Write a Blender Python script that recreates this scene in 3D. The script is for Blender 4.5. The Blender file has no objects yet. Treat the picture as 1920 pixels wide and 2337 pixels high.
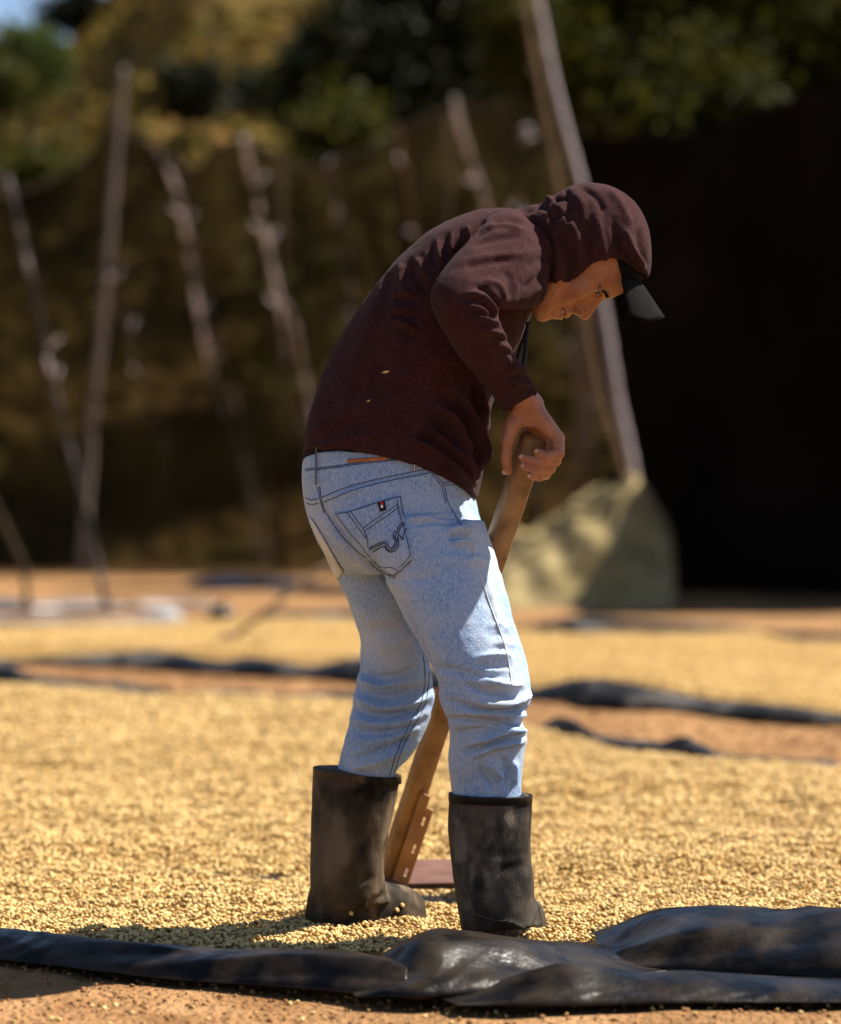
import bpy, bmesh, math, random
import numpy as np
from mathutils import Vector, Matrix
from mathutils.bvhtree import BVHTree

random.seed(7)
RNG = np.random.default_rng(7)
SC = bpy.context.scene
COL = SC.collection

# ------------------------------------------------------------------ camera
FPX, CX, HY, CAMH = 6325.0, 960.0, 1168.5, 0.845      # focal length in photo pixels, centre, horizon row, eye height
cam_d = bpy.data.cameras.new('camera')
cam = bpy.data.objects.new('camera', cam_d)
COL.objects.link(cam)
cam.location = (0, 0, CAMH)
cam.rotation_euler = (math.radians(90), 0, 0)
cam_d.sensor_fit = 'VERTICAL'
cam_d.sensor_height = 36.0
cam_d.sensor_width = 36.0
cam_d.lens = FPX / 2337.0 * 36.0
cam_d.clip_end = 2000
cam_d.dof.use_dof = True
cam_d.dof.focus_distance = 5.36
cam_d.dof.aperture_fstop = 2.1
cam_d.dof.aperture_blades = 0
SC.camera = cam

# ------------------------------------------------------------------ sky, sun, exposure
SUN_AZ, SUN_EL = math.radians(19), math.radians(55)   # azimuth from +X towards +Y
world = bpy.data.worlds.new('World')
SC.world = world
world.use_nodes = True
wn = world.node_tree
bg = wn.nodes['Background']
sky = wn.nodes.new('ShaderNodeTexSky')
sky.sky_type = 'NISHITA'
sky.sun_disc = False
sky.sun_elevation = SUN_EL
sky.sun_rotation = math.radians(90) - SUN_AZ
sky.altitude = 1500
sky.dust_density = 1.2
wn.links.new(sky.outputs[0], bg.inputs[0])
bg.inputs[1].default_value = 0.06
sun_d = bpy.data.lights.new('sun', 'SUN')
sun_d.energy = 5.0
sun_d.angle = math.radians(0.53)
sun_d.color = (1.0, 0.94, 0.84)
sun = bpy.data.objects.new('sun', sun_d)
COL.objects.link(sun)
SUNV = Vector((math.cos(SUN_EL) * math.cos(SUN_AZ), math.cos(SUN_EL) * math.sin(SUN_AZ), math.sin(SUN_EL)))
sun.rotation_euler = SUNV.to_track_quat('Z', 'Y').to_euler()
sun.location = (8, 8, 12)
SC.view_settings.view_transform = 'Standard'
SC.view_settings.look = 'None'
SC.view_settings.exposure = 1.35
SC.view_settings.gamma = 1.0
SC.view_settings.use_curve_mapping = False
SC.render.engine = 'CYCLES'
SC.cycles.use_denoising = True
SC.cycles.max_bounces = 8
SC.cycles.diffuse_bounces = 4
SC.cycles.transparent_max_bounces = 12
SC.cycles.sample_clamp_indirect = 6.0

# ------------------------------------------------------------------ helpers: layout
def P(px, py, d):
    return Vector(((px - CX) * d / FPX, d, CAMH + (HY - py) * d / FPX))
def gd(py):
    return CAMH * FPX / (py - HY)
def G(px, py):
    d = gd(py)
    return ((px - CX) * d / FPX, d)
def to_px(co):
    d = co[:, 1]
    return np.stack([CX + co[:, 0] * FPX / d, HY - (co[:, 2] - CAMH) * FPX / d], 1)

# ------------------------------------------------------------------ helpers: numpy value noise
def vnoise(x, y, z=0.0, seed=0):
    x, y, z = np.broadcast_arrays(np.asarray(x, float), np.asarray(y, float), np.asarray(z, float))
    xi, yi, zi = np.floor(x).astype(np.int64), np.floor(y).astype(np.int64), np.floor(z).astype(np.int64)
    xf, yf, zf = x - xi, y - yi, z - zi
    u, v, w = [t * t * (3 - 2 * t) for t in (xf, yf, zf)]
    def h(a, b, c):
        n = (a * 374761393 + b * 668265263 + c * 2147483647 + seed * 974634777) & 0xffffffff
        n = ((n ^ (n >> 13)) * 1274126177) & 0xffffffff
        n = n ^ (n >> 16)
        return (n & 0xffff) / 32767.5 - 1.0
    def lx(b, c):
        return h(xi, b, c) * (1 - u) + h(xi + 1, b, c) * u
    return (lx(yi, zi) * (1 - v) + lx(yi + 1, zi) * v) * (1 - w) + (lx(yi, zi + 1) * (1 - v) + lx(yi + 1, zi + 1) * v) * w
def fbm(x, y, z=0.0, oct=3, seed=0):
    s, a = 0.0, 1.0
    for i in range(oct):
        s = s + a * vnoise(np.asarray(x) * 2 ** i, np.asarray(y) * 2 ** i, np.asarray(z) * 2 ** i, seed + i)
        a *= 0.5
    return s
def catmull(arr, k):
    a = np.asarray(arr, float)
    n = len(a)
    out = []
    for i in range(n - 1):
        p0, p1, p2, p3 = a[max(i - 1, 0)], a[i], a[i + 1], a[min(i + 2, n - 1)]
        for j in range(k):
            t = j / k
            out.append(0.5 * (2 * p1 + (p2 - p0) * t + (2 * p0 - 5 * p1 + 4 * p2 - p3) * t * t + (3 * p1 - p0 - 3 * p2 + p3) * t ** 3))
    out.append(a[-1])
    return np.array(out)

# ------------------------------------------------------------------ helpers: objects
def make_mesh(name, verts, faces, smooth=True):
    me = bpy.data.meshes.new(name)
    if isinstance(verts, np.ndarray):
        verts = verts.tolist()
    if isinstance(faces, np.ndarray):
        faces = faces.tolist()
    me.from_pydata(verts, [], faces)
    me.update()
    if smooth:
        me.polygons.foreach_set('use_smooth', np.ones(len(me.polygons), bool))
    return me
def link(name, me, mat, parent=None):
    o = bpy.data.objects.new(name, me)
    if mat is not None:
        me.materials.clear()
        me.materials.append(mat)
    COL.objects.link(o)
    if parent is not None:
        o.parent = parent
        o.matrix_parent_inverse = Matrix.Translation(-ROOTPOS(parent))
    return o
def ROOTPOS(o):
    return Vector(o.location) if o.type == 'EMPTY' else Vector((0, 0, 0))     # part meshes keep world coordinates
def tag(o, label=None, cat=None, group=None, kind=None):
    if label: o['label'] = label
    if cat: o['category'] = cat
    if group: o['group'] = group
    if kind: o['kind'] = kind
    return o
def thing(name, label, cat, loc, group=None):
    o = bpy.data.objects.new(name, None)
    o.empty_display_size = 0.1
    o.location = loc
    COL.objects.link(o)
    return tag(o, label, cat, group)
def part(name, verts, faces, mat, parent, smooth=True, label=None):
    o = link(name, make_mesh(name, verts, faces, smooth), mat, parent)
    if label: o['label'] = label
    return o

# ------------------------------------------------------------------ helpers: shapes (lists of verts / faces)
class MB:
    def __init__(s):
        s.v, s.f = [], []
    def add(s, v, f):
        n = len(s.v)
        s.v += [tuple(p) for p in v]
        s.f += [tuple(i + n for i in q) for q in f]
        return s
    def box(s, c, ax, ay, az):
        c, ax, ay, az = map(Vector, (c, ax, ay, az))
        v = [c + ax * i + ay * j + az * k for i in (-1, 1) for j in (-1, 1) for k in (-1, 1)]
        return s.add(v, [(0, 1, 3, 2), (4, 6, 7, 5), (0, 4, 5, 1), (2, 3, 7, 6), (0, 2, 6, 4), (1, 5, 7, 3)])
    def tube(s, pts, rad, n=8, cap=True):
        pts = [Vector(p) for p in pts]
        if not hasattr(rad, '__len__'):
            rad = [rad] * len(pts)
        ref = Vector((0, 1, 0))
        rings = []
        for i, p in enumerate(pts):
            t = (pts[min(i + 1, len(pts) - 1)] - pts[max(i - 1, 0)])
            if t.length < 1e-9: t = Vector((0, 0, 1))
            t.normalize()
            a = t.cross(ref)
            if a.length < 1e-3: a = t.cross(Vector((1, 0, 0)))
            a.normalize()
            b = t.cross(a)
            rings.append([p + (a * math.cos(k * 2 * math.pi / n) + b * math.sin(k * 2 * math.pi / n)) * rad[i] for k in range(n)])
        v = [q for r in rings for q in r]
        f = [(i * n + k, i * n + (k + 1) % n, (i + 1) * n + (k + 1) % n, (i + 1) * n + k) for i in range(len(pts) - 1) for k in range(n)]
        if cap:
            f.append(tuple(range(n - 1, -1, -1)))
            f.append(tuple((len(pts) - 1) * n + k for k in range(n)))
        return s.add(v, f)
    def build(s, name, mat, parent=None, smooth=True, label=None):
        o = link(name, make_mesh(name, s.v, s.f, smooth), mat, parent)
        if label: o['label'] = label
        return o
def rings_mesh(rings, closed_caps=True):
    rings = np.asarray(rings, float)
    m, n = rings.shape[:2]
    v = rings.reshape(-1, 3)
    i, k = np.meshgrid(np.arange(m - 1), np.arange(n), indexing='ij')
    k2 = (k + 1) % n
    f = np.stack([i * n + k, i * n + k2, (i + 1) * n + k2, (i + 1) * n + k], -1).reshape(-1, 4).tolist()
    v = v.tolist()
    if closed_caps:
        for r, rev in ((0, True), (m - 1, False)):
            c = np.mean(rings[r], 0)
            ci = len(v)
            v.append(c.tolist())
            for q in range(n):
                a, b = r * n + q, r * n + (q + 1) % n
                f.append((b, a, ci) if rev else (a, b, ci))
    return v, f
def loft(secs, n=48, k=6, power=2.2, caps=True, skew=0.0):
    """secs: (ax, ay, bx, by, depth, half_depth, near_rise): outline points of a cross-section and its depth."""
    s = [tuple(q) + (0.0,) * (7 - len(q)) for q in secs]
    s = catmull(s, k)
    th = np.linspace(0, 2 * math.pi, n, endpoint=False)
    e = 2.0 / power
    ct, st = np.cos(th), np.sin(th)
    ct, st = np.sign(ct) * np.abs(ct) ** e, np.sign(st) * np.abs(st) ** e
    rings = []
    sk_ = skew
    for i_, (ax, ay, bx, by, d, b, nz) in enumerate(s):
        skew = sk_[0] + (sk_[1] - sk_[0]) * i_ / (len(s) - 1) if hasattr(sk_, '__len__') else sk_
        a_, b_ = np.array(P(ax, ay, d)), np.array(P(bx, by, d))
        c, e1 = (a_ + b_) / 2, (b_ - a_) / 2
        if skew:                                          # cross-section turned away from the picture plane
            L_ = np.linalg.norm(e1)
            e1 = e1 * math.sqrt(max(L_ * L_ - (skew * b) ** 2, 0.25 * L_ * L_)) / L_
            e1 = e1 + np.array([0, 0.35 * skew * L_, 0])
        r = c + ct[:, None] * e1 + st[:, None] * np.array([skew * b, b, 0])
        r[:, 2] += nz * np.clip(-st, 0, 1) ** 1.2
        rings.append(r)
    return rings_mesh(rings, caps)
def remesh(parts, voxel, smooth=2, factor=0.5):
    mb = MB()
    for v, f in parts:
        mb.add(v, f)
    me = make_mesh('tmp', mb.v, mb.f)
    bm = bmesh.new(); bm.from_mesh(me)
    bmesh.ops.recalc_face_normals(bm, faces=bm.faces)
    bm.to_mesh(me); bm.free()
    o = bpy.data.objects.new('tmp', me)
    COL.objects.link(o)
    m = o.modifiers.new('r', 'REMESH'); m.mode = 'VOXEL'; m.voxel_size = voxel; m.adaptivity = 0
    if smooth:
        m2 = o.modifiers.new('s', 'SMOOTH'); m2.iterations = smooth; m2.factor = factor
    dg = bpy.context.evaluated_depsgraph_get()
    ev = o.evaluated_get(dg)
    em = ev.to_mesh()
    co = np.empty(len(em.vertices) * 3); em.vertices.foreach_get('co', co)
    f = [tuple(p.vertices) for p in em.polygons]
    ev.to_mesh_clear()
    bpy.data.objects.remove(o); bpy.data.meshes.remove(me)
    return co.reshape(-1, 3), f
def normals(co, f):
    me = make_mesh('tmp', co, f)
    n = np.empty(len(co) * 3); me.vertex_normals.foreach_get('vector', n)
    bpy.data.meshes.remove(me)
    return n.reshape(-1, 3)
def fold(co, f, strokes, gain=1.0, sharp=1.0):
    """press cloth folds in along the surface: (points, height in mm, width in px[, min depth, max depth])"""
    no = normals(co, f)
    px = to_px(co)
    disp = np.zeros(len(co))
    face = np.clip(-no[:, 1] * 1.6 + 0.45, 0, 1)
    for st in strokes:
        pts, amp, w = st[:3]
        amp, w = amp * gain, w * sharp
        d0, d1 = (st[3], st[4]) if len(st) > 3 else (0, 99)
        pts = catmull(pts, 5)
        lo, hi = pts.min(0) - 3 * w, pts.max(0) + 3 * w
        sel = np.where((px[:, 0] > lo[0]) & (px[:, 0] < hi[0]) & (px[:, 1] > lo[1]) & (px[:, 1] < hi[1]) & (co[:, 1] > d0) & (co[:, 1] < d1))[0]
        if len(sel) == 0: continue
        q = px[sel]
        best = np.full(len(sel), 1e9); par = np.zeros(len(sel))
        m = len(pts) - 1
        for i in range(m):
            a, b = pts[i], pts[i + 1]
            ab = b - a
            t = np.clip(((q - a) @ ab) / (ab @ ab + 1e-9), 0, 1)
            dd = np.linalg.norm(q - a - t[:, None] * ab, axis=1)
            up = dd < best
            best[up] = dd[up]; par[up] = ((i + t) / m)[up]
        taper = np.clip(np.sin(np.pi * np.clip(par, 0.04, 0.96)) * 1.6, 0, 1)
        disp[sel] += amp * 0.001 * np.exp(-(best / w) ** 2) * taper * face[sel]
    return co + no * disp[:, None]
def cloth_noise(co, f, amp, scale, seed, stretch=(1, 1, 1)):
    no = normals(co, f)
    n = fbm(co[:, 0] * scale * stretch[0], co[:, 1] * scale * stretch[1], co[:, 2] * scale * stretch[2], 3, seed)
    n = np.sign(n) * np.abs(n) ** 0.8
    return co + no * (n * amp)[:, None]
def hits(bvh, pts, off=0.0):
    out = []
    o = Vector((0, 0, CAMH))
    for px, py in pts:
        dr = (P(px, py, 5.0) - o).normalized()
        loc, no, idx, dist = bvh.ray_cast(o, dr)
        if loc is not None:
            if no.dot(dr) > 0: no = -no
            out.append((loc + no * off, no))
    return out
def thread(mb, bvh, pts, r=0.0007, off=0.0006, k=8):
    h = hits(bvh, catmull(pts, k), off)
    if len(h) > 2:
        p = [q[0] for q in h]
        run = [p[0]]
        for a in p[1:]:
            if (a - run[-1]).length > 0.05:
                if len(run) > 2: mb.tube(run, r, 5)
                run = [a]
            else:
                run.append(a)
        if len(run) > 2: mb.tube(run, r, 5)
def patch(bvh, top, bot, thick, nu=16, nv=14, inset=-0.002):
    """a cloth panel lying on a surface, between a top and a bottom outline"""
    def res(pl, n):
        pl = np.asarray(pl, float)
        seg = np.r_[0, np.cumsum(np.linalg.norm(np.diff(pl, axis=0), axis=1))]
        t = np.linspace(0, seg[-1], n)
        return np.stack([np.interp(t, seg, pl[:, 0]), np.interp(t, seg, pl[:, 1])], 1)
    a, b = res(top, nu), res(bot, nu)
    grid = [[None] * nu for _ in range(nv)]
    v, f = [], []
    lastn = Vector((0, -1, 0))
    for j in range(nv):
        for i in range(nu):
            q = a[i] * (1 - j / (nv - 1)) + b[i] * (j / (nv - 1))
            h = hits(bvh, [q])
            if h:
                l, n = h[0]
                grid[j][i] = (l, n)
    for j in range(nv):
        for i in range(nu):
            if grid[j][i] is None:
                best = min(((jj - j) ** 2 + (ii - i) ** 2, jj, ii) for jj in range(nv) for ii in range(nu) if grid[jj][ii] is not None)
                grid[j][i] = grid[best[1]][best[2]]
    for j in range(nv):
        for i in range(nu):
            l, n = grid[j][i]
            v.append(l + n * thick)
    for j in range(nv):
        for i in range(nu):
            l, n = grid[j][i]
            v.append(l + n * inset)
    N = nu * nv
    for j in range(nv - 1):
        for i in range(nu - 1):
            q = (j * nu + i, j * nu + i + 1, (j + 1) * nu + i + 1, (j + 1) * nu + i)
            f.append(q[::-1]); f.append(tuple(x + N for x in q))
    edge = [i for i in range(nu)] + [j * nu + nu - 1 for j in range(1, nv)] + [(nv - 1) * nu + i for i in range(nu - 2, -1, -1)] + [j * nu for j in range(nv - 2, 0, -1)]
    for a_, b_ in zip(edge, edge[1:] + edge[:1]):
        f.append((a_, b_, b_ + N, a_ + N))
    return v, f
# signed distance field on a grid, polygonised with surface nets
class Field:
    def __init__(s, lo, hi, h):
        s.lo, s.h = np.array(lo, float), h
        s.n = np.ceil((np.array(hi) - s.lo) / h).astype(int) + 1
        s.f = np.full(tuple(s.n), 0.05, np.float32)
    def sl(s, lo, hi):
        a = np.clip(np.floor((np.array(lo) - s.lo) / s.h).astype(int), 0, s.n)
        b = np.clip(np.ceil((np.array(hi) - s.lo) / s.h).astype(int) + 1, 0, s.n)
        ix = tuple(slice(x, y) for x, y in zip(a, b))
        g = [s.lo[i] + s.h * np.arange(a[i], b[i]) for i in range(3)]
        return ix, g[0][:, None, None], g[1][None, :, None], g[2][None, None, :]
    def op(s, ix, d, k, mode):
        a = s.f[ix]
        d = np.broadcast_to(d, a.shape).astype(np.float32)
        if mode == 'u':
            h = np.clip(0.5 + 0.5 * (a - d) / k, 0, 1)
            s.f[ix] = a * (1 - h) + d * h - k * h * (1 - h)
        else:                                            # cut d away
            h = np.clip(0.5 - 0.5 * (a + d) / k, 0, 1)
            s.f[ix] = a * (1 - h) - d * h + k * h * (1 - h)
    def cone(s, a, b, r1, r2, k=0.01, mode='u'):
        a, b = np.array(a, float), np.array(b, float)
        m = max(r1, r2) + k + 2 * s.h
        ix, X, Y, Z = s.sl(np.minimum(a, b) - m, np.maximum(a, b) + m)
        ba = b - a
        L = ba @ ba + 1e-12
        t = np.clip(((X - a[0]) * ba[0] + (Y - a[1]) * ba[1] + (Z - a[2]) * ba[2]) / L, 0, 1)
        d = np.sqrt((X - a[0] - t * ba[0]) ** 2 + (Y - a[1] - t * ba[1]) ** 2 + (Z - a[2] - t * ba[2]) ** 2) - (r1 + (r2 - r1) * t)
        s.op(ix, d, k, mode)
    def ell(s, c, axes, r, k=0.01, mode='u', clip=None):
        c = np.array(c, float)
        m = max(r) + k + 2 * s.h
        ix, X, Y, Z = s.sl(c - m, c + m)
        X, Y, Z = X - c[0], Y - c[1], Z - c[2]
        q = [X * ax[0] + Y * ax[1] + Z * ax[2] for ax in axes]
        k0 = np.sqrt(sum((q[i] / r[i]) ** 2 for i in range(3))) + 1e-9
        k1 = np.sqrt(sum((q[i] / r[i] ** 2) ** 2 for i in range(3))) + 1e-9
        d = k0 * (k0 - 1) / k1
        if clip is not None:
            d = np.maximum(d, clip(q))
        s.op(ix, d, k, mode)
    def mesh(s):
        f = s.f
        sg = f < 0
        cnt = np.zeros(tuple(s.n - 1), np.int8)
        cr = [(i, j, k) for i in (0, 1) for j in (0, 1) for k in (0, 1)]
        nx, ny, nz = s.n
        for i, j, k in cr:
            cnt += sg[i:nx - 1 + i, j:ny - 1 + j, k:nz - 1 + k]
        I, J, K = np.nonzero((cnt > 0) & (cnt < 8))
        idx = np.full(tuple(s.n - 1), -1, np.int64)
        idx[I, J, K] = np.arange(len(I))
        acc = np.zeros((len(I), 3)); c = np.zeros(len(I))
        for a in cr:
            for ax in range(3):
                if a[ax]: continue
                b = list(a); b[ax] = 1
                va = f[I + a[0], J + a[1], K + a[2]]; vb = f[I + b[0], J + b[1], K + b[2]]
                m = (va < 0) != (vb < 0)
                t = np.where(m, va / np.where(m, va - vb, 1), 0)
                p = np.tile(np.array(a, float), (len(I), 1)); p[:, ax] += t
                acc[m] += p[m]; c[m] += 1
        co = s.lo + s.h * (np.stack([I, J, K], 1) + acc / np.maximum(c, 1)[:, None])
        faces = []
        for ax in range(3):
            A = np.moveaxis(sg, ax, 0)
            ch = np.moveaxis(A[:-1] != A[1:], 0, ax)
            e = np.stack(np.nonzero(ch), 1)
            o1, o2 = [(1, 2), (2, 0), (0, 1)][ax]
            e = e[(e[:, o1] > 0) & (e[:, o2] > 0) & (e[:, o1] < s.n[o1] - 1) & (e[:, o2] < s.n[o2] - 1)]
            pos = sg[e[:, 0], e[:, 1], e[:, 2]]
            q = []
            for u, v in ((1, 1), (0, 1), (0, 0), (1, 0)):
                g = e.copy(); g[:, o1] -= u; g[:, o2] -= v
                q.append(idx[g[:, 0], g[:, 1], g[:, 2]])
            q = np.stack(q, 1)
            q[~pos] = q[~pos][:, ::-1]
            faces.append(q)
        fc = np.concatenate(faces)
        return co, fc[(fc >= 0).all(1)].tolist()

# ------------------------------------------------------------------ helpers: materials
def mat(name, cols, scale=8.0, rough=0.8, bump=0.0, bscale=60.0, detail=5.0, spec=0.3, stretch=(1, 1, 1), cols2=None, scale2=2.0, mix2=0.5,
        metal=0.0, sheen=0.0, sss=0.0, rough_var=0.0, bdist=0.01, coord='Object', voro=None, alpha=None, trans=0.0, lo=0.3, hi=0.7):
    m = bpy.data.materials.new(name)
    m.use_nodes = True
    nt = m.node_tree
    N, L = nt.nodes, nt.links
    b = N['Principled BSDF']
    tc = N.new('ShaderNodeTexCoord'); mp = N.new('ShaderNodeMapping')
    mp.inputs['Scale'].default_value = stretch
    L.new(tc.outputs[coord], mp.inputs[0])
    nz = N.new('ShaderNodeTexNoise'); nz.inputs['Scale'].default_value = scale; nz.inputs['Detail'].default_value = detail
    L.new(mp.outputs[0], nz.inputs['Vector'])
    def ramp(cs, a=lo, z=hi):
        r = N.new('ShaderNodeValToRGB')
        e = r.color_ramp.elements
        while len(e) < len(cs): e.new(0.5)
        for i, c in enumerate(cs):
            e[i].position = a + (z - a) * i / max(1, len(cs) - 1)
            e[i].color = (*c, 1)
        return r
    r1 = ramp(cols); L.new(nz.outputs[0], r1.inputs[0])
    out = r1.outputs[0]
    if cols2:
        n2 = N.new('ShaderNodeTexNoise'); n2.inputs['Scale'].default_value = scale2; n2.inputs['Detail'].default_value = 4
        L.new(tc.outputs[coord], n2.inputs['Vector'])
        r2 = N.new('ShaderNodeMapRange'); r2.inputs[1].default_value = 0.42; r2.inputs[2].default_value = 0.66
        r2.inputs[3].default_value = 0; r2.inputs[4].default_value = mix2
        L.new(n2.outputs[0], r2.inputs[0])
        mx = N.new('ShaderNodeMix'); mx.data_type = 'RGBA'
        L.new(r2.outputs[0], mx.inputs[0]); L.new(out, mx.inputs[6]); mx.inputs[7].default_value = (*cols2, 1)
        out = mx.outputs[2]
    L.new(out, b.inputs['Base Color'])
    b.inputs['Roughness'].default_value = rough
    b.inputs['Specular IOR Level'].default_value = spec
    b.inputs['Metallic'].default_value = metal
    if sheen:
        b.inputs['Sheen Weight'].default_value = sheen; b.inputs['Sheen Roughness'].default_value = 0.5
    if sss:
        b.inputs['Subsurface Weight'].default_value = sss; b.inputs['Subsurface Scale'].default_value = 0.01
        b.inputs['Subsurface Radius'].default_value = (1.0, 0.35, 0.18)
    if rough_var:
        rv = N.new('ShaderNodeMapRange'); rv.inputs[3].default_value = rough - rough_var; rv.inputs[4].default_value = rough + rough_var
        rv.inputs[1].default_value = 0.35; rv.inputs[2].default_value = 0.65
        L.new(nz.outputs[0], rv.inputs[0]); L.new(rv.outputs[0], b.inputs['Roughness'])
    if bump:
        n3 = N.new('ShaderNodeTexNoise'); n3.inputs['Scale'].default_value = bscale; n3.inputs['Detail'].default_value = 4
        L.new(mp.outputs[0], n3.inputs['Vector'])
        bp = N.new('ShaderNodeBump'); bp.inputs['Strength'].default_value = bump; bp.inputs['Distance'].default_value = bdist
        L.new(n3.outputs[0], bp.inputs['Height']); L.new(bp.outputs[0], b.inputs['Normal'])
    if trans or alpha is not None:
        om = N['Material Output']
        last = b.outputs[0]
        if trans:
            tr = N.new('ShaderNodeBsdfTranslucent'); L.new(out, tr.inputs[0])
            ms = N.new('ShaderNodeMixShader'); ms.inputs[0].default_value = trans
            L.new(last, ms.inputs[1]); L.new(tr.outputs[0], ms.inputs[2]); last = ms.outputs[0]
        if alpha is not None:
            tp = N.new('ShaderNodeBsdfTransparent')
            ms = N.new('ShaderNodeMixShader'); ms.inputs[0].default_value = alpha
            L.new(tp.outputs[0], ms.inputs[1]); L.new(last, ms.inputs[2]); last = ms.outputs[0]
        L.new(last, om.inputs[0])
    return m
def per_item(m, lo=0.75, hi=1.2, tint=None):
    """vary the colour from item to item of one kind"""
    nt = m.node_tree
    b = nt.nodes['Principled BSDF']
    src = b.inputs['Base Color'].links[0].from_socket
    oi = nt.nodes.new('ShaderNodeObjectInfo')
    rp = nt.nodes.new('ShaderNodeValToRGB')
    e = rp.color_ramp.elements
    e[0].color = (lo, lo * 0.92, lo * 0.8, 1); e[1].color = (hi, hi, hi, 1)
    e[0].position = 0.0; e[1].position = 1.0
    if tint:
        for p_, c_ in tint:
            k = e.new(p_); k.color = (*c_, 1)
    nt.links.new(oi.outputs['Random'], rp.inputs[0])
    mx = nt.nodes.new('ShaderNodeMix'); mx.data_type = 'RGBA'; mx.blend_type = 'MULTIPLY'; mx.inputs[0].default_value = 1
    nt.links.new(src, mx.inputs[6]); nt.links.new(rp.outputs[0], mx.inputs[7])
    nt.links.new(mx.outputs[2], b.inputs['Base Color'])
    return m

M = {}
M['dirt'] = mat('dirt', [(0.21, 0.105, 0.040), (0.30, 0.16, 0.066), (0.37, 0.21, 0.098)], 6, 0.95, 0.9, 55, 8, 0.1, cols2=(0.15, 0.074, 0.030), scale2=1.3, mix2=0.7, bdist=0.03)
M['clod'] = per_item(mat('clod', [(0.24, 0.115, 0.048), (0.35, 0.185, 0.085)], 40, 0.95, 0.4, 90, spec=0.1), 0.7, 1.15)
M['bean'] = per_item(mat('bean', [(0.55, 0.365, 0.13), (0.63, 0.44, 0.18), (0.70, 0.525, 0.26)], 180, 0.55, 0.12, 500, spec=0.2), 0.30, 1.12,
                     tint=[(0.10, (0.45, 0.33, 0.18)), (0.28, (0.82, 0.76, 0.62)), (0.85, (1.06, 1.04, 1.0))])
_nt = M['bean'].node_tree
_b = _nt.nodes['Principled BSDF']; _src = _b.inputs['Base Color'].links[0].from_socket
_g = _nt.nodes.new('ShaderNodeNewGeometry'); _nz = _nt.nodes.new('ShaderNodeTexNoise'); _nz.inputs['Scale'].default_value = 26; _nz.inputs['Detail'].default_value = 3
_nt.links.new(_g.outputs['Position'], _nz.inputs['Vector'])
_mr = _nt.nodes.new('ShaderNodeMapRange'); _mr.inputs[1].default_value = 0.36; _mr.inputs[2].default_value = 0.58; _mr.inputs[3].default_value = 0.72; _mr.inputs[4].default_value = 1.06
_nt.links.new(_nz.outputs[0], _mr.inputs[0])
_mx = _nt.nodes.new('ShaderNodeMix'); _mx.data_type = 'RGBA'; _mx.blend_type = 'MULTIPLY'; _mx.inputs[0].default_value = 1
_nt.links.new(_src, _mx.inputs[6]); _nt.links.new(_mr.outputs[0], _mx.inputs[7]); _nt.links.new(_mx.outputs[2], _b.inputs['Base Color'])
M['bean_bed'] = mat('bean_bed', [(0.17, 0.09, 0.024), (0.36, 0.215, 0.066), (0.52, 0.345, 0.125)], 90, 0.8, 1.0, 120, 6, 0.12, bdist=0.016, cols2=(0.32, 0.185, 0.055), scale2=2.6, mix2=0.6)
M['plastic'] = mat('black_plastic', [(0.0015, 0.0015, 0.0016), (0.003, 0.0027, 0.0025), (0.010, 0.0075, 0.005)], 9, 0.30, 0.5, 48, 8, 0.16, cols2=(0.030, 0.021, 0.013), scale2=12, mix2=0.75, rough_var=0.12, bdist=0.004)
M['plastic_far'] = mat('dusty_black_plastic', [(0.004, 0.004, 0.004), (0.02, 0.018, 0.016), (0.085, 0.076, 0.066)], 3, 0.5, 0.3, 16, 5, 0.15, rough_var=0.1, bdist=0.02, lo=.4, hi=.66)
M['denim'] = mat('faded_denim', [(0.14, 0.225, 0.40), (0.255, 0.355, 0.52), (0.39, 0.475, 0.59)], 260, 0.9, 0.8, 420, 8, 0.1, stretch=(1, 1, 0.5), cols2=(0.50, 0.515, 0.51), scale2=7, mix2=0.55, bdist=0.002, lo=0.24, hi=0.76)
M['denim_seam'] = mat('pale_denim_seam', [(0.44, 0.47, 0.50), (0.58, 0.58, 0.55)], 30, 0.9, 0.3, 600, 4, 0.15, bdist=0.002)
M['thread'] = mat('navy_thread', [(0.016, 0.021, 0.042), (0.05, 0.06, 0.09)], 300, 0.8, spec=0.1)
M['leather'] = mat('tan_leather', [(0.30, 0.10, 0.03), (0.42, 0.16, 0.05)], 60, 0.6, 0.2, 200)
M['tab'] = mat('navy_tab', [(0.006, 0.006, 0.012), (0.012, 0.012, 0.02)], 60, 0.8)
M['tab_red'] = mat('red_thread', [(0.4, 0.012, 0.015), (0.45, 0.02, 0.02)], 60, 0.8)
M['tab_white'] = mat('white_thread', [(0.75, 0.7, 0.62), (0.8, 0.76, 0.7)], 60, 0.8)
M['jersey'] = mat('maroon_jersey', [(0.026, 0.0095, 0.0098), (0.037, 0.0148, 0.0148)], 25, 0.95, 0.4, 900, 4, 0.04, sheen=0.03, bdist=0.002, cols2=(0.058, 0.025, 0.0245), scale2=160, mix2=0.5)
M['jersey_seam'] = mat('maroon_seam', [(0.036, 0.015, 0.015), (0.05, 0.021, 0.021)], 40, 0.95, spec=0.05)
M['undershirt'] = mat('black_undershirt', [(0.012, 0.010, 0.009), (0.022, 0.018, 0.015)], 40, 0.95, 0.2, 400, spec=0.1)
M['print'] = mat('pale_shirt_print', [(0.10, 0.16, 0.09), (0.25, 0.3, 0.2)], 90, 0.8)
M['skin'] = mat('brown_skin', [(0.27, 0.112, 0.052), (0.36, 0.16, 0.08)], 55, 0.42, 0.35, 420, 8, 0.4, sss=0.1, bdist=0.0012, cols2=(0.28, 0.092, 0.048), scale2=28, mix2=0.7, rough_var=0.1)
M['nail'] = mat('finger_nail', [(0.50, 0.27, 0.17), (0.56, 0.32, 0.22)], 60, 0.3, spec=0.5)
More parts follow.
